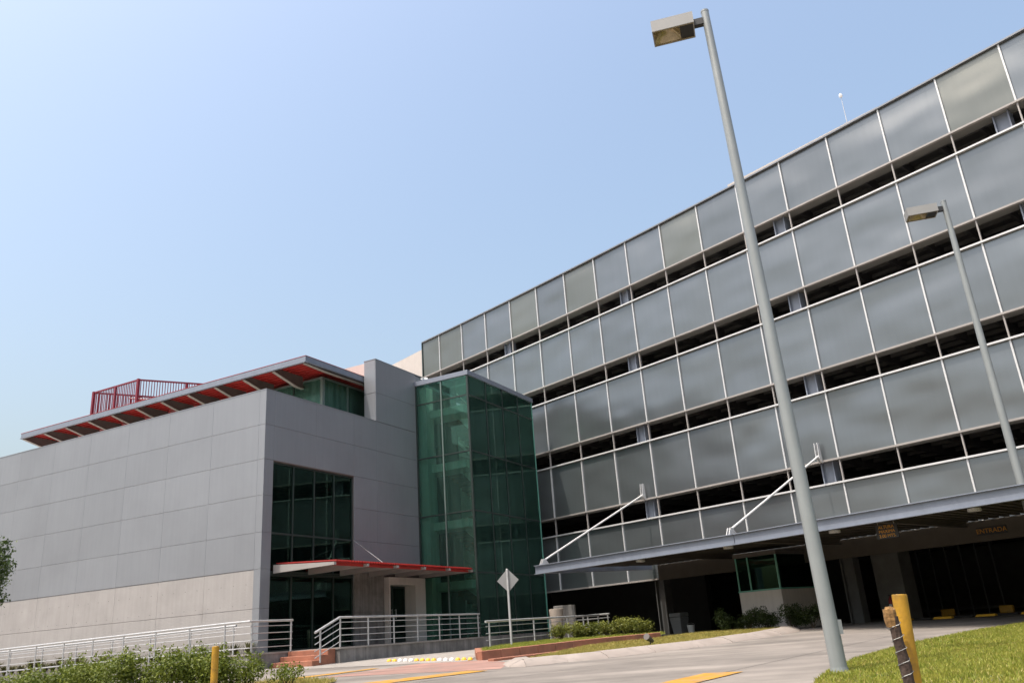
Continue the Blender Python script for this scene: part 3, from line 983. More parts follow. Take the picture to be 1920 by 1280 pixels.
# terrace, steps
tm = MB()
tm.prism([(0.5, 0.0), (0.5, -2.86), (8.95, -2.86), (8.95, 0.0)], 0.55, PLAT - 0.05)
tm.prism([(-1.45, 0.0), (-1.45, -1.10), (0.499, -1.10), (0.499, 0.0)], 0.55, PLAT - 0.05)
terrace = tm.build('terrace', M['concrete_dark'], office)
tf = MB()
tf.prism([(0.47, 0.0), (0.47, -2.89), (8.97, -2.89), (8.97, 0.0)], PLAT - 0.049, PLAT)
tf.prism([(-1.48, 0.0), (-1.48, -1.12), (0.469, -1.12), (0.469, 0.0)], PLAT - 0.049, PLAT)
tf.build('terrace_paving', M['pale_pave'], terrace)
for i in range(3):
    x1 = 0.46 - i * 0.34
    box('step', M['brick_red'], terrace, x1 - 0.34, x1, -2.72, -1.13, 0.55, PLAT - 0.02 - (i) * 0.143, bevel=0.012)
# ramp along the flank wall
vv = []
for (s, z) in ((0.0, PLAT), (13.0, 1.06), (22.0, 0.95)):
    for x in (-1.45, -0.5):
        for zz in (0.5, z):
            vv.append((x, s, zz))
ff = []
for i in range(2):
    a, b = i * 4, (i + 1) * 4
    ff += [(a, a + 1, b + 1, b), (a + 1, a + 3, b + 3, b + 1), (a + 3, a + 2, b + 2, b + 3)]
ff += [(0, 2, 3, 1), (8, 9, 11, 10)]
MB().add(vv, ff).build('ramp', M['concrete_dark'], office)
MB().box(-0.49, -0.005, 0.0, 22.0, 0.5, 1.08).build('planting_bed', M['soil'], office)

# ------------------------------------------------------------------ glass stair tower
tower = empty('glass_stair_tower', O_O, O_A, 'tall green glass stair tower standing beside the grey office entrance', 'tower')
TX0, TX1, TY = 8.985, 15.0, -2.715
TZ = [PLAT, 3.68, 6.14, 8.62, 11.05, 11.93]
TC = [TX0 + (TX1 - TX0) * i / 4 for i in range(5)]
TS = [0.0, TY / 2, TY]
for a, b in zip(TC[:-1], TC[1:]):
    for z0, z1 in zip(TZ[:-1], TZ[1:]):
        cbox('glass_pane', M['glass'], tower, a + 0.03, b - 0.03, TY - 0.006, TY + 0.006, z0 + 0.02, z1 - 0.02)
for a, b in zip(TS[1:], TS[:-1]):
    for z0, z1 in zip(TZ[:-1], TZ[1:]):
        cbox('glass_pane', M['glass'], tower, TX0 - 0.006, TX0 + 0.006, a + 0.03, b - 0.03, z0 + 0.02, z1 - 0.02)
        cbox('glass_pane', M['glass'], tower, TX1 - 0.006, TX1 + 0.006, a + 0.03, b - 0.03, z0 + 0.02, z1 - 0.02)
for i, x in enumerate(TC):
    MB().box(x - 0.03, x + 0.03, TY - 0.03, TY + 0.05, PLAT, 11.93).build('mullion', M['mull_dark'] if i < 4 else M['fin'], tower)
    if i > 0:
        MB().box(x - 0.10, x - 0.07, TY + 0.03, TY + 0.38, PLAT, 11.93).build('glass_fin', M['fin'], tower)
for (s, xx) in ((0.0, TX0), (TY / 2, TX0), (0.0, TX1), (TY / 2, TX1)):
    MB().box(xx - 0.03, xx + 0.05, s - 0.06 if s == 0 else s - 0.03, s - 0.001 if s == 0 else s + 0.03, PLAT, 11.93).build('mullion', M['mull_dark'] if s == 0 else M['mull_grey'], tower)
for z in TZ[1:-1]:
    MB().box(TX0 - 0.022, TX1 + 0.022, TY - 0.022, TY + 0.03, z - 0.03, z + 0.03).build('transom', M['mull_dark'], tower)
    MB().box(TX0 - 0.022, TX0 + 0.03, TY + 0.031, -0.062, z - 0.03, z + 0.03).build('transom', M['mull_dark'], tower)
mb = MB().box(TX0 - 0.07, TX1 + 0.07, TY - 0.07, TY + 0.18, 11.935, 12.14).box(TX0 - 0.07, TX1 + 0.07, -0.3, 0.0, 11.935, 12.14)
mb.box(TX0 - 0.07, TX0 + 0.2, TY + 0.181, -0.301, 11.935, 12.14).box(TX1 - 0.2, TX1 + 0.07, TY + 0.181, -0.301, 11.935, 12.14)
mb.build('tower_cornice', M['steel_blue'], tower)
for a, b in zip(TC[:-1], TC[1:]):
    cbox('added_skylight_pane', M['added_skylight'], tower, max(a, TX0 + 0.2) + 0.02, min(b, TX1 - 0.2) - 0.02, TY + 0.19, -0.31, 12.05, 12.06)  # unseen glass roof, added to let sun brighten the stairs
MB().box(TX0 - 0.03, TX1, TY - 0.03, 0.0, 0.6, PLAT - 0.002).build('tower_plinth', M['concrete_dark'], tower)
# inside the tower: landings, flights and the back wall
for z in TZ[1:-1]:
    MB().box(TX0 + 0.5, 10.6, TY + 0.55, 0.1, z - 0.55, z - 0.22).build('landing', M['inner'], tower)
    MB().box(13.8, TX1 - 0.2, TY + 0.55, 0.1, z - 1.75, z - 1.45).build('landing', M['inner'], tower)
for k in range(4):
    z0 = TZ[k] - (0.22 if k else 0.0)
    zm = TZ[k + 1] - 1.45
    z1 = TZ[k + 1] - 0.22
    for (ya, yb, za, zb_, xa, xb) in ((TY + 0.6, TY + 1.5, z0, zm, 10.6, 13.8), (TY + 1.6, TY + 2.5, z1, zm, 10.6, 13.8)):
        nst = 8
        mb = MB()
        for i in range(nst):
            x_0, x_1 = xa + (xb - xa) * i / nst, xa + (xb - xa) * (i + 1) / nst
            zt = za + (zb_ - za) * (i + 1) / nst
            mb.box(x_0, x_1 + 0.03, ya, yb, zt - 0.05, zt)
            zr = za + (zb_ - za) * i / nst
            mb.box(x_0, x_0 + 0.03, ya + 0.001, yb - 0.001, min(zr, zt) - 0.05, max(zr, zt) - 0.051)
        mb.build('stair_flight', M['tread'], tower)
        mb = MB()
        for yy in (ya - 0.05, yb + 0.05):
            mb.bar((xa, yy, za - 0.08), (xb, yy, zb_ - 0.08), 0.04, 0.30)
        mb.build('stair_stringer', M['inner'], tower)
        MB().tube((xa, ya - 0.06, za + 0.9), (xb, ya - 0.06, zb_ + 0.9), 0.025, n=6).build('stair_handrail', M['steel'], tower)
MB().box(9.2, 9.75, -0.4, 0.02, PLAT, 11.9).build('tower_column', M['inner'], tower)
MB().box(TX0 + 0.1, 14.9, 0.3, 0.45, PLAT, 11.9).build('tower_back_wall', M['inner'], tower)
MB().box(10.9, 12.0, -0.25, 0.28, PLAT, 11.9).build('tower_pier', M['slab'], tower)
# small camera on the tower roof
sc_ = empty('security_camera', tuple((Matrix.Translation(O_O) @ Matrix.Rotation(O_A, 4, 'Z')) @ Vector((9.35, -0.35, 12.14))), O_A,
            'small white dome security camera on the stair tower roof edge', 'camera')
MB().lathe([(0.10, 0), (0.12, 0.03), (0.13, 0.12), (0.09, 0.2), (0.03, 0.24)], n=12).build('dome', M['white'], sc_, smooth=True)
MB().box(-0.35, -0.1, -0.05, 0.05, 0.08, 0.14).build('arm', M['white'], sc_)

# rooftop screen of red slats
scr = empty('rooftop_screen', tuple((Matrix.Translation(O_O) @ Matrix.Rotation(O_A, 4, 'Z')) @ Vector((4.05, 12.23, 11.90))), O_A,
            'crimson slatted plant screen standing on the office roof', 'screen')
SA, SB, SH = 3.16, 3.6, 1.78
corners = [(0, 0), (0, 3.2), (3.5, 1.0), (3.5, -2.4)]
def slat_mesh():
    return MB().box(-0.018, 0.018, -0.012, 0.012, 0, SH - 0.16).mesh('slat')
sm = slat_mesh()
for (a, b) in zip(corners, corners[1:] + corners[:1]):
    a3, b3 = Vector((*a, 0)), Vector((*b, 0))
    d = (b3 - a3)
    ang = math.atan2(d.y, d.x)
    for z in (0.10, SH - 0.05):
        MB().bar(a3 + Vector((0, 0, z)), b3 + Vector((0, 0, z)), 0.06, 0.07).build('rail', M['red_screen'], scr)
    nsl = int(d.length / 0.115)
    for i in range(1, nsl):
        if i == nsl // 2: continue
        q = a3 + d * (i / nsl)
        link('slat', sm, M['red_screen'], scr, (q.x, q.y, 0.13), ang)
    q = a3 + d * 0.5
    MB().box(q.x - 0.05, q.x + 0.05, q.y - 0.05, q.y + 0.05, 0, SH - 0.09).build('post', M['red_screen'], scr)
    MB().box(a[0] - 0.06, a[0] + 0.06, a[1] - 0.06, a[1] + 0.06, 0, SH).build('post', M['red_screen'], scr)
MB().tube((0.3, 1.0, 1.1), (3.2, -0.9, 1.1), 0.04, n=8).build('pipe', M['white'], scr)

# ------------------------------------------------------------------ railings
def railing(name, path, label, posts, h=0.9, nbars=4, world=True, frame=None, group=None, end_loop=True, bars=True):
    """steel handrail: path is a list of (x, y, zbase); posts a list of distances along it"""
    root = empty(name, (0, 0, 0), 0, label, 'railing', group)
    if frame is not None:
        root.location, root.rotation_euler = frame[0], (0, 0, frame[1])
    P = [Vector(p) for p in path]
    seg = [0.0]
    for a, b in zip(P[:-1], P[1:]):
        seg.append(seg[-1] + (b - a).length)
    def at(d):
        d = max(0, min(seg[-1], d))
        for i in range(len(P) - 1):
            if d <= seg[i + 1] + 1e-6:
                return P[i].lerp(P[i + 1], (d - seg[i]) / (seg[i + 1] - seg[i]))
        return P[-1]
    mb = MB()
    for a, b in zip(P[:-1], P[1:]):
        mb.tube(a + Vector((0, 0, h)), b + Vector((0, 0, h)), 0.035, n=10)
    mb.build('handrail', M['steel'], root, smooth=True)
    if bars:
        for k in range(nbars):
            z = 0.16 + (h - 0.30) * k / (nbars - 1)
            mb = MB()
            for a, b in zip(P[:-1], P[1:]):
                mb.tube(a + Vector((0, 0, z)), b + Vector((0, 0, z)), 0.013, n=6)
            mb.build('rail_bar', M['steel'], root)
    for d in posts:
        p = at(d)
        MB().tube(p - Vector((0, 0, 0.06)), p + Vector((0, 0, h - 0.03)), 0.026, n=8).build('post', M['steel'], root, smooth=True)
    return root, at, seg[-1]
OF = (O_O, O_A)
# ramp railing: along the flank, round the corner to the steps
n_p = []
d = 0.0
railing('ramp_railing', [(0.40, -1.04, PLAT), (-1.36, -1.04, PLAT), (-1.36, 0.0, PLAT), (-1.36, 13.0, 1.06), (-1.36, 20.0, 0.98)],
        'long galvanised ramp railing running along the concrete base of the office wall', [0.06, 1.70, 2.8] + [2.8 + 1.52 * i for i in range(1, 13)], 0.90, frame=OF)
railing('ramp_railing', [(-0.54, 0.4, PLAT - 0.01), (-0.54, 13.0, 1.06), (-0.54, 20.0, 0.98)],
        'dull inner ramp railing between the ramp and the strap leaved plants', [0.1 + 1.9 * i for i in range(10)], 0.86, nbars=2, frame=OF)
# terrace railing with a sloped end beside the steps
railing('terrace_railing', [(-0.55, -2.80, 0.84), (0.55, -2.80, PLAT), (8.85, -2.80, PLAT - 0.02)],
        'galvanised terrace railing with a sloped end beside the red steps', [0.25, 1.20] + [1.20 + 1.36 * i for i in range(1, 7)], 0.86, frame=OF)
# railing by the planter
uF = Vector((math.cos(O_A), math.sin(O_A), 0))
A = Vector((-1.38, 25.55, zg(25.55)))
railing('planter_railing', [tuple(A), tuple(A + uF * 4.6 + Vector((0, 0, 0.03))), tuple(A + uF * 8.6 + Vector((0, 0, 0.05)))],
        'galvanised railing beside the planter hedge behind the diamond sign', [0.2, 1.55, 3.1, 4.3, 5.7, 7.1, 8.5], 0.88)
GM = Matrix.Translation(G_O) @ Matrix.Rotation(G_A, 4, 'Z')
def gw(x, y, z=0.0):
    return GM @ Vector((x, y, z))
b0, b1 = gw(-7.4, -1.9, GF), gw(-3.6, -2.1, GF)
railing('garage_railing', [tuple(b0), tuple(b1)], 'low railing in the shade by the steel column of the car park', [0.1, 1.3, 2.5, 3.7], 0.95, nbars=3)

# ------------------------------------------------------------------ planter with red kerb
pl = empty('planter', (0, 0, 0), 0, 'raised grass planter edged with red clay tiles beside the entrance walkway', 'planter')
front = [(-1.42, 22.46), (1.5, 24.75), (3.75, 26.05)]
def swept_wall(name, path, w, h, m, parent, seg=0.6):
    pts = resample(path, seg)
    for a, b in zip(pts[:-1], pts[1:]):
        a3 = Vector((a[0], a[1], zg(a[1]) + h / 2 - 0.04))
        b3 = Vector((b[0], b[1], zg(b[1]) + h / 2 - 0.04))
        d = (b3 - a3).normalized() * 0.004
        MB().bar(a3 + d, b3 - d, w, h + 0.08).build(name, m, parent, bevel=0.01)
swept_wall('kerb_tile', front, 0.22, 0.22, M['brick_red'], pl)
swept_wall('kerb_tile', [(-1.42, 22.75), (-1.62, 25.2)], 0.2, 0.18, M['brick_red'], pl)
poly = [(-1.36, 22.7), (1.45, 24.87), (3.7, 26.2), (4.2, 27.6), (2.4, 30.4), (1.0, 30.2), (-1.2, 25.6), (-1.5, 25.0)]
o = sheet('planter_soil', poly, 0.13, M['soil'], kind=None)
o.parent = pl
# thin tiled step in front of the planter
swept_wall('kerb_tile', [(-1.1, 21.7), (1.9, 23.9), (4.3, 25.6), (5.8, 27.2)], 0.26, 0.06, M['brick_red'], pl)

ORD = ['first', 'second', 'third', 'fourth', 'fifth', 'sixth', 'seventh', 'eighth', 'ninth', 'tenth', 'eleventh', 'twelfth', 'thirteenth',
       'fourteenth', 'fifteenth', 'sixteenth', 'seventeenth', 'eighteenth', 'nineteenth', 'twentieth']
def ordinal(i):
    if i < 20: return ORD[i]
    t = ['twenty', 'thirty', 'forty', 'fifty'][(i + 1) // 10 - 2]
    return t + '-' + ORD[(i + 1) % 10 - 1] if (i + 1) % 10 else {'thirty': 'thirtieth', 'forty': 'fortieth', 'fifty': 'fiftieth'}[t]
# ------------------------------------------------------------------ foliage helpers
def leaf_cloud(centers, n, size, squash=1.0):
    """many small bent leaf quads; centers = list of (x,y,z,rx,ry,rz)"""
    cs = np.array(centers, float)
    wts = (cs[:, 3] * cs[:, 4] * cs[:, 5]) ** 0.67
    idx = rng.choice(len(cs), n, p=wts / wts.sum())
    d = rng.normal(size=(n, 3))
    d /= np.linalg.norm(d, axis=1)[:, None]
    r = rng.uniform(0.35, 1.0, n) ** 0.5
    r *= 1 + 0.18 * rng.normal(size=n)
    pos = cs[idx, :3] + d * r[:, None] * cs[idx, 3:6]
    nrm = d * 0.6 + rng.normal(size=(n, 3)) * 0.6 + np.array([0, 0, 0.35])
    nrm /= np.linalg.norm(nrm, axis=1)[:, None]
    t = np.cross(nrm, rng.normal(size=(n, 3)))
    t /= np.linalg.norm(t, axis=1)[:, None]
    b = np.cross(nrm, t)
    L_ = size * rng.uniform(0.6, 1.35, n)[:, None]
    W_ = L_ * 0.5
    v = np.stack([pos - t * L_ * 0.5, pos + b * W_ * 0.5 + nrm * L_ * 0.06, pos + t * L_ * 0.5, pos - b * W_ * 0.5 + nrm * L_ * 0.06], 1).reshape(-1, 3)
    f = np.arange(n * 4).reshape(-1, 4)
    return v, f
def np_mesh(name, v, f):
    me = bpy.data.meshes.new(name)
    k = f.shape[1]
    me.vertices.add(len(v))
    me.vertices.foreach_set('co', v.astype(np.float32).ravel())
    me.loops.add(f.size)
    me.loops.foreach_set('vertex_index', f.astype(np.int32).ravel())
    me.polygons.add(len(f))
    me.polygons.foreach_set('loop_start', np.arange(0, f.size, k, dtype=np.int32))
    me.update(calc_edges=True)
    me.validate()
    return me
def shrub(name, x, y, rx, ry, h, n, leaf, m, label, cat='shrub', group=None, lobes=9, z=None, sprigs=0):
    z = zg(y) if z is None else z
    root = empty(name, (x, y, z), random.uniform(0, 6), label, cat, group)
    cs = []
    for i in range(lobes):
        a = random.uniform(0, 2 * math.pi)
        q = random.uniform(0.1, 0.8)
        s = random.uniform(0.28, 0.5)
        hz = random.uniform(0.30, 0.78) * h
        cs.append((math.cos(a) * rx * q, math.sin(a) * ry * q, hz, rx * s, ry * s, min(h * 0.32, hz * 0.8)))
    v, f = leaf_cloud(cs, n, leaf)
    if sprigs:
        vs_, fs_ = [v], [f]
        off = len(v)
        for i in range(sprigs):
            a = random.uniform(0, 6.28)
            q = random.uniform(0.2, 0.9)
            bx_, by_ = math.cos(a) * rx * q, math.sin(a) * ry * q
            c2 = [(bx_ + random.uniform(-.05, .05) * t, by_, h * (0.7 + 0.12 * t), 0.05, 0.05, 0.08) for t in range(4)]
            v2, f2 = leaf_cloud(c2, 26, leaf)
            vs_.append(v2)
            fs_.append(f2 + off)
            off += len(v2)
        v, f = np.concatenate(vs_), np.concatenate(fs_)
    link('foliage', np_mesh('foliage', v, f), m, root)
    mb = MB()
    for i in range(7):
        c = random.choice(cs)
        mb.tube((random.uniform(-.06, .06), random.uniform(-.06, .06), -0.05), (c[0], c[1], c[2]), 0.018, 0.006, 5)
    mb.build('stems', M['twig'], root)
    return root

# hedge bushes in the planter
hx = [(0.95, 27.6), (1.45, 27.75), (1.95, 27.85), (2.4, 27.9), (2.95, 27.75), (3.35, 27.55)]
for i, (x, y) in enumerate(hx):
    shrub('hedge_bush', x, y, 0.40, 0.42, 0.52 + (0.08 if i > 3 else 0), 1700, 0.06, M['leaf'],
          ordinal(i) + ' yellow green planter bush counted from the tapered pot end', 'bush', 'bushes in the planter row', z=zg(y) + 0.13)
# shaded shrubs in front of the booth
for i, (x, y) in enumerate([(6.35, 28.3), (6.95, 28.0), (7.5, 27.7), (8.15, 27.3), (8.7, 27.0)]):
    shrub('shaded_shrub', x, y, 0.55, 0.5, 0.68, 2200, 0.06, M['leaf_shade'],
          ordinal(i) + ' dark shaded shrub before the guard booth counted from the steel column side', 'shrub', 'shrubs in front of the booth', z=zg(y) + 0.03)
# foreground shrubs on the verge
fs = [(-10.9, 18.3, 0.75, 0.62), (-9.9, 18.0, 0.7, 0.72), (-9.0, 17.6, 0.75, 0.86), (-8.1, 17.5, 0.75, 0.93), (-7.2, 17.3, 0.75, 0.90), (-6.4, 17.2, 0.7, 0.84), (-5.75, 17.5, 0.55, 0.66), (-5.05, 17.8, 0.5, 0.42)]
for i, (x, y, r, h) in enumerate(fs):
    shrub('verge_shrub', x, y, r, r * 0.9, h, 4000 if r > 0.6 else (1500 if h > 0.5 else 420), 0.062, M['leaf_front'],
          ordinal(len(fs) - 1 - i) + ' loose verge shrub below the ramp railing counted from the red steps', 'shrub', 'shrubs on the verge', lobes=12, sprigs=9)
# strap-leaved plants along the flank wall
OM = Matrix.Translation(O_O) @ Matrix.Rotation(O_A, 4, 'Z')
def strap_plant(x, s, r, h, nb, nth):
    p = OM @ Vector((x, s, 1.08))
    vv, ff = [], []
    for i in range(nb):
        a = random.uniform(0, 6.28)
        lean = random.uniform(0.15, 1.0) * r
        hh = h * random.uniform(0.6, 1.0)
        w = 0.022
        dx, dy = math.cos(a), math.sin(a)
        px_, py_ = -dy * w, dx * w
        b = len(vv)
        for (t, wz) in ((0, 1), (0.5, 0.9), (0.85, 0.5)):
            cx_, cy_, cz_ = dx * lean * t ** 1.6, dy * lean * t ** 1.6, hh * (t - 0.25 * t * t)
            vv += [(cx_ + px_ * wz, cy_ + py_ * wz, cz_), (cx_ - px_ * wz, cy_ - py_ * wz, cz_)]
        vv.append((dx * lean, dy * lean, hh * 0.72))
        ff += [(b, b + 1, b + 3, b + 2), (b + 2, b + 3, b + 5, b + 4)]
        ff.append((b + 4, b + 5, b + 6))
    me = bpy.data.meshes.new('strap_plant')
    me.from_pydata(vv, [], ff)
    o = link('strap_plant', me, M['blade'], None, p)
    tag(o, ordinal(nth) + ' strap leaved plant along the flank wall counted from the office corner', 'plant', 'plants along the office flank wall')
s = 0.15
n_strap = 0
while s < 17:
    big = 0.75 if random.random() < 0.35 or s < 1 else 0.5
    strap_plant(-0.24, s, 0.34, big, 64, n_strap)
    n_strap += 1
    s += random.uniform(0.34, 0.60)

# tree at the left
tr_ = empty('tree', (-13.75, 20.0, zg(20)), 0, 'small leafy tree standing in front of the grey office flank wall', 'tree')
mb = MB()
mb.tube((0, 0, -0.1), (0.05, 0.02, 1.5), 0.09, 0.07, 9)
tips = []
for i in range(9):
    a = i * 0.7 + 0.3
    e = (math.cos(a) * random.uniform(0.5, 1.0), math.sin(a) * random.uniform(0.5, 1.0), random.uniform(2.3, 3.7))
    mb.tube((0.05, 0.02, 1.4), e, 0.045, 0.012, 6)
    tips.append(e)
mb.build('trunk', M['twig'], tr_)
cs = [(e[0] * 1.0, e[1] * 1.0, e[2], 0.42, 0.42, 0.36) for e in tips] + [(0.95, 0.1, 2.3, 0.32, 0.3, 0.25), (1.1, -0.1, 3.0, 0.3, 0.3, 0.3), (0.9, 0.0, 2.65, 0.3, 0.3, 0.28), (1.0, 0.1, 3.45, 0.25, 0.3, 0.25)]
v, f = leaf_cloud(cs, 6500, 0.085)
link('crown', np_mesh('crown', v, f), M['leaf_tree'], tr_)

# grass blades
def inside(px_, py_, poly):
    c = np.zeros(len(px_), bool)
    n = len(poly)
    for i in range(n):
        x1, y1 = poly[i]
        x2, y2 = poly[(i + 1) % n]
        cond = ((y1 > py_) != (y2 > py_)) & (px_ < (x2 - x1) * (py_ - y1) / (y2 - y1 + 1e-12) + x1)
        c ^= cond
    return c
def grass(name, poly, n, h, dz, m, label, bias=None):
    xs_, ys_ = [p[0] for p in poly], [p[1] for p in poly]
    x = rng.uniform(min(xs_), max(xs_), n * 4)
    y = rng.uniform(min(ys_), max(ys_), n * 4)
    k = inside(x, y, poly)
    # patchy cover
    pat = np.sin(x * 1.7 + np.sin(y * 1.3) * 2) * np.sin(y * 2.1 + np.sin(x * 0.9) * 2)
    k &= rng.uniform(0, 1, len(x)) < (0.62 + 0.38 * pat)
    x, y = x[k][:n], y[k][:n]
    n = len(x)
    z = np.array([zg(float(t)) for t in y]) + dz
    a = rng.uniform(0, 2 * np.pi, n)
    w = rng.uniform(0.006, 0.012, n)
    hh = h * rng.uniform(0.4, 1.2, n)
    le = hh * rng.uniform(0.1, 0.9, n)
    b = rng.uniform(0, 2 * np.pi, n)
    v = np.stack([np.stack([x + np.cos(a) * w, y + np.sin(a) * w, z], 1),
                  np.stack([x - np.cos(a) * w, y - np.sin(a) * w, z], 1),
                  np.stack([x + np.cos(b) * le, y + np.sin(b) * le, z + hh], 1)], 1).reshape(-1, 3)
    o = link(name, np_mesh(name, v, np.arange(n * 3).reshape(-1, 3)), m)
    return tag(o, label, 'grass', kind='stuff')
lawn_vis = [(2.9, 9.0), (3.0, 10.0), (3.76, 12.0), (4.35, 13.2), (5.28, 14.7), (7.27, 17.2), (9.25, 19.06), (12.0, 21.3), (15, 22.9), (16, 20), (10.5, 9.0)]
grass('lawn_grass', lawn_vis, 190000, 0.052, 0.03, M['grass'], 'short sunlit yellow green grass of the lawn beside the drive')
grass('lawn_straw', lawn_vis, 26000, 0.06, 0.03, M['grass_dry'], 'dry straw coloured blades scattered through the lawn')
grass('strip_grass', strip, 42000, 0.07, 0.05, M['grass_dry'], 'dry yellowish grass behind the pale sloping kerb')
grass('planter_grass', poly, 30000, 0.09, 0.13, M['grass'], 'green grass filling the tile edged planter')
verge = [(-13.5, 16.2), (-4.6, 15.8), (-4.2, 18.6), (-5.2, 19.6), (-13.5, 20.8)]
sheet('verge', verge, 0.02, M['soil'])
grass('verge_grass', verge, 24000, 0.10, 0.02, M['grass_dry'], 'rough dry grass around the verge shrubs')

# ------------------------------------------------------------------ lamp posts
def lamp(x, y, h, lean, label, rot):
    z = zg(y)
    root = empty('lamp_post', (x, y, z), 0, label, 'lamp post')
    top = Vector((lean, 0, h))
    MB().lathe([(0.20, -0.05), (0.20, 0.03), (0.13, 0.04), (0.125, 0.10)], n=16).build('base_plate', M['pole'], root)
    MB().tube((0, 0, 0.02), top, 0.118, 0.074, 20).build('pole', M['pole'], root, smooth=True)
    MB().lathe([(0.078, h - 0.02), (0.078, h + 0.015), (0.05, h + 0.03)], (lean, 0), 16).build('pole_cap', M['pole'], root)
    MB().box(0.075, 0.135, -0.075, 0.075, 0.55, 0.75).build('hand_hole_cover', M['pole'], root)
    hd = empty('lamp_head', (lean, 0, h - 0.25))
    hd.parent = root
    hd.rotation_euler = (0, 0, rot)
    # local +x points from the pole to the end of the head
    MB().box(0.06, 0.24, -0.055, 0.055, -0.04, 0.10).build('arm', M['black'], hd)
    shell = MB()
    x0, x1, w2, z0, z1 = 0.24, 1.04, 0.235, -0.10, 0.15
    shell.box(x0, x1, -w2, w2, z1 - 0.02, z1)
    shell.box(x0, x1, -w2, -w2 + 0.02, z0, z1 - 0.021).box(x0, x1, w2 - 0.02, w2, z0, z1 - 0.021)
    shell.box(x0, x0 + 0.02, -w2 + 0.021, w2 - 0.021, z0, z1 - 0.021).box(x1 - 0.02, x1, -w2 + 0.021, w2 - 0.021, z0, z1 - 0.021)
    shell.build('housing', M['head'], hd)
    lip = MB().box(x0 + 0.021, x1 - 0.021, -w2 + 0.021, -w2 + 0.045, z0 + 0.004, z0 + 0.02)
    lip.box(x0 + 0.021, x1 - 0.021, w2 - 0.045, w2 - 0.021, z0 + 0.004, z0 + 0.02)
    lip.build('lens_frame', M['reflector'], hd)
    MB().box(x0 + 0.022, x0 + 0.27, -w2 + 0.046, w2 - 0.046, z0 + 0.02, z0 + 0.05).build('gear_cover', M['black'], hd)
    # curved reflector dish
    vv, ff = [], []
    nu, nv = 8, 6
    for i in range(nu + 1):
        for j in range(nv + 1):
            u_, v_ = i / nu, j / nv
            xx = x0 + 0.272 + (x1 - x0 - 0.295) * u_
            yy = -w2 + 0.046 + (2 * w2 - 0.092) * v_
            zz = z0 + 0.015 + 0.17 * (math.sin(math.pi * u_) ** 0.6) * (math.sin(math.pi * v_) ** 0.6)
            vv.append((xx, yy, zz))
    for i in range(nu):
        for j in range(nv):
            k = i * (nv + 1) + j
            ff.append((k, k + 1, k + nv + 2, k + nv + 1))
    MB().add(vv, ff).build('reflector', M['reflector'], hd, smooth=True)
    return root
lamp(4.40, 12.87, 11.95, -0.21, 'tall grey lamp post rising from the lawn edge next to the drive', R(180 - 15))
lamp(12.62, 21.0, 11.42, 0.0, 'grey lamp post on the lawn in front of the car park cladding', R(180 - 15))

# ------------------------------------------------------------------ diamond sign, seen from behind
sg = empty('diamond_sign', (-0.66, 25.9, zg(25.9)), R(-14), 'bare metal back of a diamond shaped traffic sign on a square post', 'sign')
MB().box(-0.03, 0.03, -0.03, 0.03, -0.1, 2.36).build('post', M['steel'], sg, bevel=0.006)
hd_ = 0.345
zc = 2.02
MB().add([(0, 0.035, zc - hd_), (hd_, 0.035, zc), (0, 0.035, zc + hd_), (-hd_, 0.035, zc),
          (0, 0.039, zc - hd_), (hd_, 0.039, zc), (0, 0.039, zc + hd_), (-hd_, 0.039, zc)],
         [(0, 1, 2, 3), (7, 6, 5, 4), (0, 4, 5, 1), (1, 5, 6, 2), (2, 6, 7, 3), (3, 7, 4, 0)]).build('sign_plate', M['sign_back'], sg)
for z in (zc - 0.14, zc + 0.14):
    MB().tube((0, -0.045, z), (0, 0.045, z), 0.01, n=6).build('bolt', M['steel'], sg)

# ------------------------------------------------------------------ bollards in the foreground
bo = empty('yellow_bollard', (2.50, 6.0, zg(6.0) + 0.03), 0, 'thick yellow steel bollard standing on the near lawn', 'bollard')
bo.rotation_euler[1] = R(3.0)
MB().tube((0, 0, -0.1), (0, 0, 1.13), 0.050, n=20, cap=False).build('pipe', M['yellow'], bo, smooth=True)
MB().lathe([(0.050, 1.13), (0.048, 1.136), (0.02, 1.138)], n=20).build('cap', M['yellow'], bo)
ws = empty('wooden_stake', (2.43, 5.88, zg(5.88) + 0.03), 0, 'weathered dark wooden stake wrapped in wire beside the yellow bollard', 'stake')
mb = MB()
prev = None
rings = []
for i in range(15):
    z = -0.1 + 1.10 * i / 14
    rings.append((0.036 + random.uniform(-0.005, 0.005), z, random.uniform(-.004, .004)))
nn = 9
vv = []
for (r, z, dx) in rings:
    for i in range(nn):
        a = 2 * math.pi * i / nn
        rr = r * random.uniform(0.9, 1.1)
        vv.append((dx + rr * math.cos(a) + 0.05 * (1 - z), rr * math.sin(a), z))
ff = [(k * nn + i, k * nn + (i + 1) % nn, (k + 1) * nn + (i + 1) % nn, (k + 1) * nn + i) for k in range(14) for i in range(nn)]
ff += [tuple(reversed(range(nn))), tuple(range(14 * nn, 15 * nn))]
MB().add(vv, ff).build('stake_shaft', M['wood'], ws)
mb = MB()
vv = []
for k, (r, z) in enumerate(((0.036, 0.93), (0.040, 0.97), (0.043, 1.01), (0.040, 1.045), (0.028, 1.055))):
    for i in range(nn):
        a = 2 * math.pi * i / nn
        rr = r * random.uniform(0.94, 1.06)
        vv.append((-0.012 + rr * math.cos(a), rr * math.sin(a), z + random.uniform(-.01, .01)))
ff = [(k * nn + i, k * nn + (i + 1) % nn, (k + 1) * nn + (i + 1) % nn, (k + 1) * nn + i) for k in range(4) for i in range(nn)]
ff += [tuple(reversed(range(nn))), tuple(range(4 * nn, 5 * nn))]
MB().add(vv, ff).build('split_top', M['wood_top'], ws)
mb = MB()
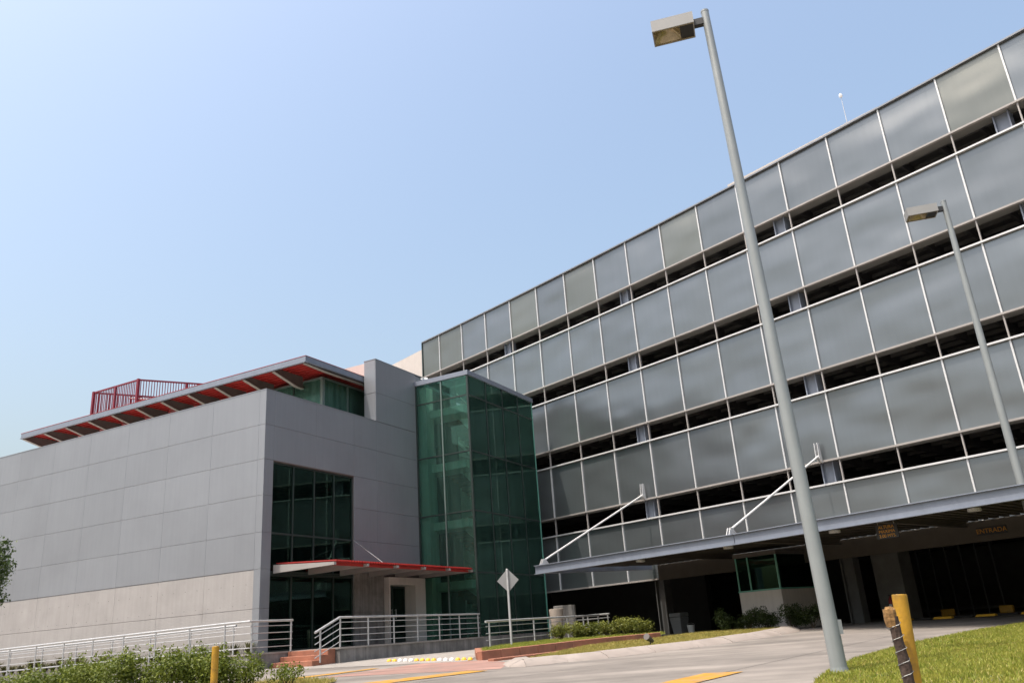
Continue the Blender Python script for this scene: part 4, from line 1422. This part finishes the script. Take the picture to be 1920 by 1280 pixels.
for i in range(60):
    a0, a1 = i * 1.1, (i + 1) * 1.1
    z0, z1 = 0.2 + 0.8 * i / 60, 0.2 + 0.8 * (i + 1) / 60
    q0 = (0.043 * math.cos(a0) + 0.05 * (1 - z0), 0.043 * math.sin(a0), z0)
    q1 = (0.043 * math.cos(a1) + 0.05 * (1 - z1), 0.043 * math.sin(a1), z1)
    mb.tube(q0, q1, 0.0022, n=4)
mb.build('wire_wrap', M['wire'], ws)
yp = empty('yellow_post', (-4.78, 13.0, zg(13.0)), 0, 'slim yellow post rising out of the verge shrubs', 'post')
MB().tube((0, 0, -0.1), (0, 0, 0.99), 0.052, n=16, cap=False).build('pipe', M['yellow'], yp, smooth=True)
MB().lathe([(0.052, 0.99), (0.05, 1.0), (0.02, 1.004)], n=16).build('cap', M['yellow'], yp)

# ------------------------------------------------------------------ guard booth
bt = empty('guard_booth', tuple(gw(0, 0, 0)), G_A, 'small guard booth with green windows over a white low wall', 'booth')
BX0, BX1, BY0, BY1 = 2.65, 4.32, -2.0, 0.4
MB().box(BX0, BX1, BY0, BY1, GF - 0.1, 2.08).build('low_wall', M['white_wall'], bt)
MB().box(BX0 - 0.03, BX1 + 0.03, BY0 - 0.03, BY1, 2.081, 2.13).build('sill', M['fin'], bt)
MB().box(BX0 - 0.04, BX1 + 0.04, BY0 - 0.04, BY1, 3.24, 3.36).build('booth_roof', M['beam_dark'], bt)
for x in (BX0, (BX0 + BX1) / 2 - 0.35, BX1 - 0.05):
    MB().box(x, x + 0.05, BY0, BY0 + 0.05, 2.131, 3.239).build('mullion', M['fin'], bt)
MB().box(BX1 - 0.05, BX1, BY1 - 0.25, BY1 - 0.2, 2.131, 3.239).build('mullion', M['fin'], bt)
MB().box(BX0 + 0.05, BX1 - 0.051, BY0 + 0.02, BY0 + 0.028, 2.132, 3.238).build('pane', M['glass_dark'], bt)
MB().box(BX1 - 0.028, BX1 - 0.02, BY0 + 0.051, BY1 - 0.251, 2.132, 3.238).build('pane', M['glass_dark'], bt)
MB().box(BX0 + 0.1, BX1 - 0.1, BY1 - 0.1, BY1 - 0.02, 2.131, 3.238).build('booth_back', M['slab'], bt)
MB().box(BX0 + 0.2, BX1 - 0.3, BY0 + 0.3, BY0 + 0.9, 2.131, 2.16).build('desk', M['tread'], bt)

# ------------------------------------------------------------------ signs of the garage
def text_mesh(body, size, m, parent, loc, extr=0.003, align='CENTER'):
    cu = bpy.data.curves.new('lettering', 'FONT')
    cu.body = body
    cu.size = size
    cu.extrude = extr
    cu.align_x = align
    cu.align_y = 'CENTER'
    tmp = bpy.data.objects.new('tmp', cu)
    col.objects.link(tmp)
    dg = bpy.context.evaluated_depsgraph_get()
    me = bpy.data.meshes.new_from_object(tmp.evaluated_get(dg))
    col.objects.unlink(tmp)
    bpy.data.objects.remove(tmp)
    me.materials.clear()
    o = link('lettering', me, m, parent, loc)
    o.rotation_euler = (R(90), 0, 0)
    return o
es = empty('entrance_sign', tuple(gw(10.70, gy(10.7) - 0.16, 3.10)), G_A, 'small black sign with orange lettering ENTRADA above the garage entrance', 'sign')
MB().box(-0.42, 0.42, -0.015, 0.015, 0, 0.24).build('board', M['black'], es)
text_mesh('ENTRADA', 0.19, M['orange_text'], es, (0, -0.019, 0.12))
hs = empty('height_sign', tuple(gw(9.92, -5.35, 3.00)), G_A, 'black hanging sign with three orange lines under the canopy beam', 'sign')
MB().box(-0.30, 0.30, -0.012, 0.012, 0, 0.36).build('board', M['black'], hs)
for i, t in enumerate(('ALTURA', 'MAXIMA', '2.00 MTS.')):
    text_mesh(t, 0.115, M['orange_text'], hs, (0, -0.016, 0.295 - i * 0.115))
for x in (-0.22, 0.22):
    MB().tube((x, 0, 0.36), (x, 0, 0.56), 0.006, n=5).build('hanger', M['steel'], hs)
# lit tube lamp inside the entrance
tl = empty('tube_light', tuple(gw(11.9, 1.2, 3.10)), G_A, 'lit orange tube lamp under the ceiling inside the garage entrance', 'lamp')
MB().box(-0.5, 0.5, -0.06, 0.06, 0.03, 0.09).build('fitting', M['white'], tl)
MB().tube((-0.48, 0, 0.01), (0.48, 0, 0.01), 0.018, n=8).build('tube', M['tube'], tl)

# ------------------------------------------------------------------ small things
# speed-bump blocks inside the entrance
for i in range(11):
    p = gw(7.6 + i * 0.62, -0.6, GF)
    o = MB().add([(-0.28, -0.14, 0), (0.28, -0.14, 0), (0.28, 0.14, 0), (-0.28, 0.14, 0), (-0.26, -0.05, 0.06), (0.26, -0.05, 0.06), (0.26, 0.05, 0.06), (-0.26, 0.05, 0.06)],
                 [(3, 2, 1, 0), (4, 5, 6, 7), (0, 1, 5, 4), (1, 2, 6, 5), (2, 3, 7, 6), (3, 0, 4, 7)]).build('speed_bump', M['stud_y'] if i % 2 == 0 else M['black'], None, p, G_A)
    tag(o, ('yellow' if i % 2 == 0 else 'black') + ' speed bump block, ' + ordinal(i) + ' of the row from the concrete pier', 'speed bump', ('yellow' if i % 2 == 0 else 'black') + ' speed bump blocks')
for i in range(3):
    p = gw(7.4 + i * 1.9, 3.2, GF)
    o = MB().box(-0.22, 0.22, -0.08, 0.08, 0, 0.24).build('wheel_stop', M['yellow'], None, p, G_A, bevel=0.03)
    tag(o, ordinal(i) + ' yellow kerb block inside the garage counted from the concrete pier', 'kerb block', 'yellow blocks inside the garage')
# road studs across the walkway mouth
a, b = Vector((-4.13, 24.78, 0)), Vector((-1.68, 22.78, 0))
for i in range(15):
    q = a.lerp(b, i / 14)
    yel = i in (0, 1, 5, 6, 7, 8, 12, 13, 14)
    o = MB().lathe([(0.07, 0.0), (0.066, 0.03), (0.045, 0.06), (0.015, 0.07)], n=10).build('road_stud', M['stud_y'] if yel else M['stud_w'], None, (q.x, q.y, zg(q.y) + 0.008), smooth=True)
    tag(o, ('yellow' if yel else 'white') + ' domed road stud, ' + ordinal(i) + ' in the row from the terrace wall', 'road stud', ('yellow' if yel else 'white') + ' road studs')
# flood light on the strip
sp = empty('flood_light', (2.98, 22.35, zg(22.35) + 0.05), 0.5, 'small dark bullet spotlight on the dry grass strip', 'spotlight')
MB().tube((0, 0, -0.05), (0, 0, 0.10), 0.018, n=7).build('stake', M['black'], sp)
MB().tube((0.10, 0.05, 0.12), (-0.16, -0.08, 0.24), 0.05, 0.085, 12).build('housing', M['beam_dark'], sp, smooth=True)
# tapered pot and the block behind it
pt = empty('tapered_pot', (0.93, 32.6, GF), 0, 'tall beige tapered planter pot beside the glass tower', 'pot')
MB().lathe([(0.13, 0), (0.15, 0.02), (0.27, 1.22), (0.24, 1.23)], n=16).build('pot_body', M['pot'], pt, smooth=True)
MB().lathe([(0.235, 1.20), (0.02, 1.21)], n=16).build('soil', M['soil'], pt)
cb = MB().box(-0.42, 0.42, -0.12, 0.12, 0, 1.36).build('concrete_block', M['concrete_dark'], None, (1.30, 33.6, GF), R(-10), bevel=0.015)
tag(cb, 'upright concrete slab standing behind the tapered pot', 'concrete slab')
# bin and bucket under the canopy
bn = empty('litter_bin', tuple(gw(-1.05, -0.9, GF)), G_A, 'grey lidded litter bin in the shade by the steel column', 'bin')
MB().add([(-0.2, -0.2, 0), (0.2, -0.2, 0), (0.2, 0.2, 0), (-0.2, 0.2, 0), (-0.27, -0.27, 0.62), (0.27, -0.27, 0.62), (0.27, 0.27, 0.62), (-0.27, 0.27, 0.62)],
         [(3, 2, 1, 0), (4, 5, 6, 7), (0, 1, 5, 4), (1, 2, 6, 5), (2, 3, 7, 6), (3, 0, 4, 7)]).build('bin_body', M['bin'], bn, bevel=0.02)
MB().box(-0.28, 0.28, -0.28, 0.28, 0.63, 0.78).build('lid', M['bin'], bn, bevel=0.03)
bk = empty('bucket', tuple(gw(-0.45, -1.0, GF)), 0, 'small pale plastic bucket beside the litter bin', 'bucket')
MB().lathe([(0.11, 0), (0.15, 0.30), (0.155, 0.31), (0.14, 0.31), (0.105, 0.03)], n=14).build('bucket_body', M['white'], bk, smooth=True)
mb = MB()
for i in range(8):
    a0, a1 = math.pi * i / 8, math.pi * (i + 1) / 8
    mb.tube((0.15 * math.cos(a0), 0, 0.3 + 0.08 * math.sin(a0)), (0.15 * math.cos(a1), 0, 0.3 + 0.08 * math.sin(a1)), 0.005, n=4)
mb.build('handle', M['steel'], bk)
# extinguisher on the pier
fe = empty('fire_extinguisher', tuple(gw(6.65, 0.78, 1.05)), G_A, 'red fire extinguisher hanging on the garage pier', 'extinguisher')
MB().lathe([(0.07, 0), (0.08, 0.03), (0.08, 0.42), (0.05, 0.5), (0.025, 0.52), (0.025, 0.56)], n=12).build('cylinder', M['ext_red'], fe, smooth=True)
MB().box(-0.05, 0.05, -0.082, -0.075, 0.15, 0.30).build('paper_label', M['white'], fe)
MB().box(-0.06, 0.03, -0.015, 0.015, 0.56, 0.60).build('valve', M['black'], fe)
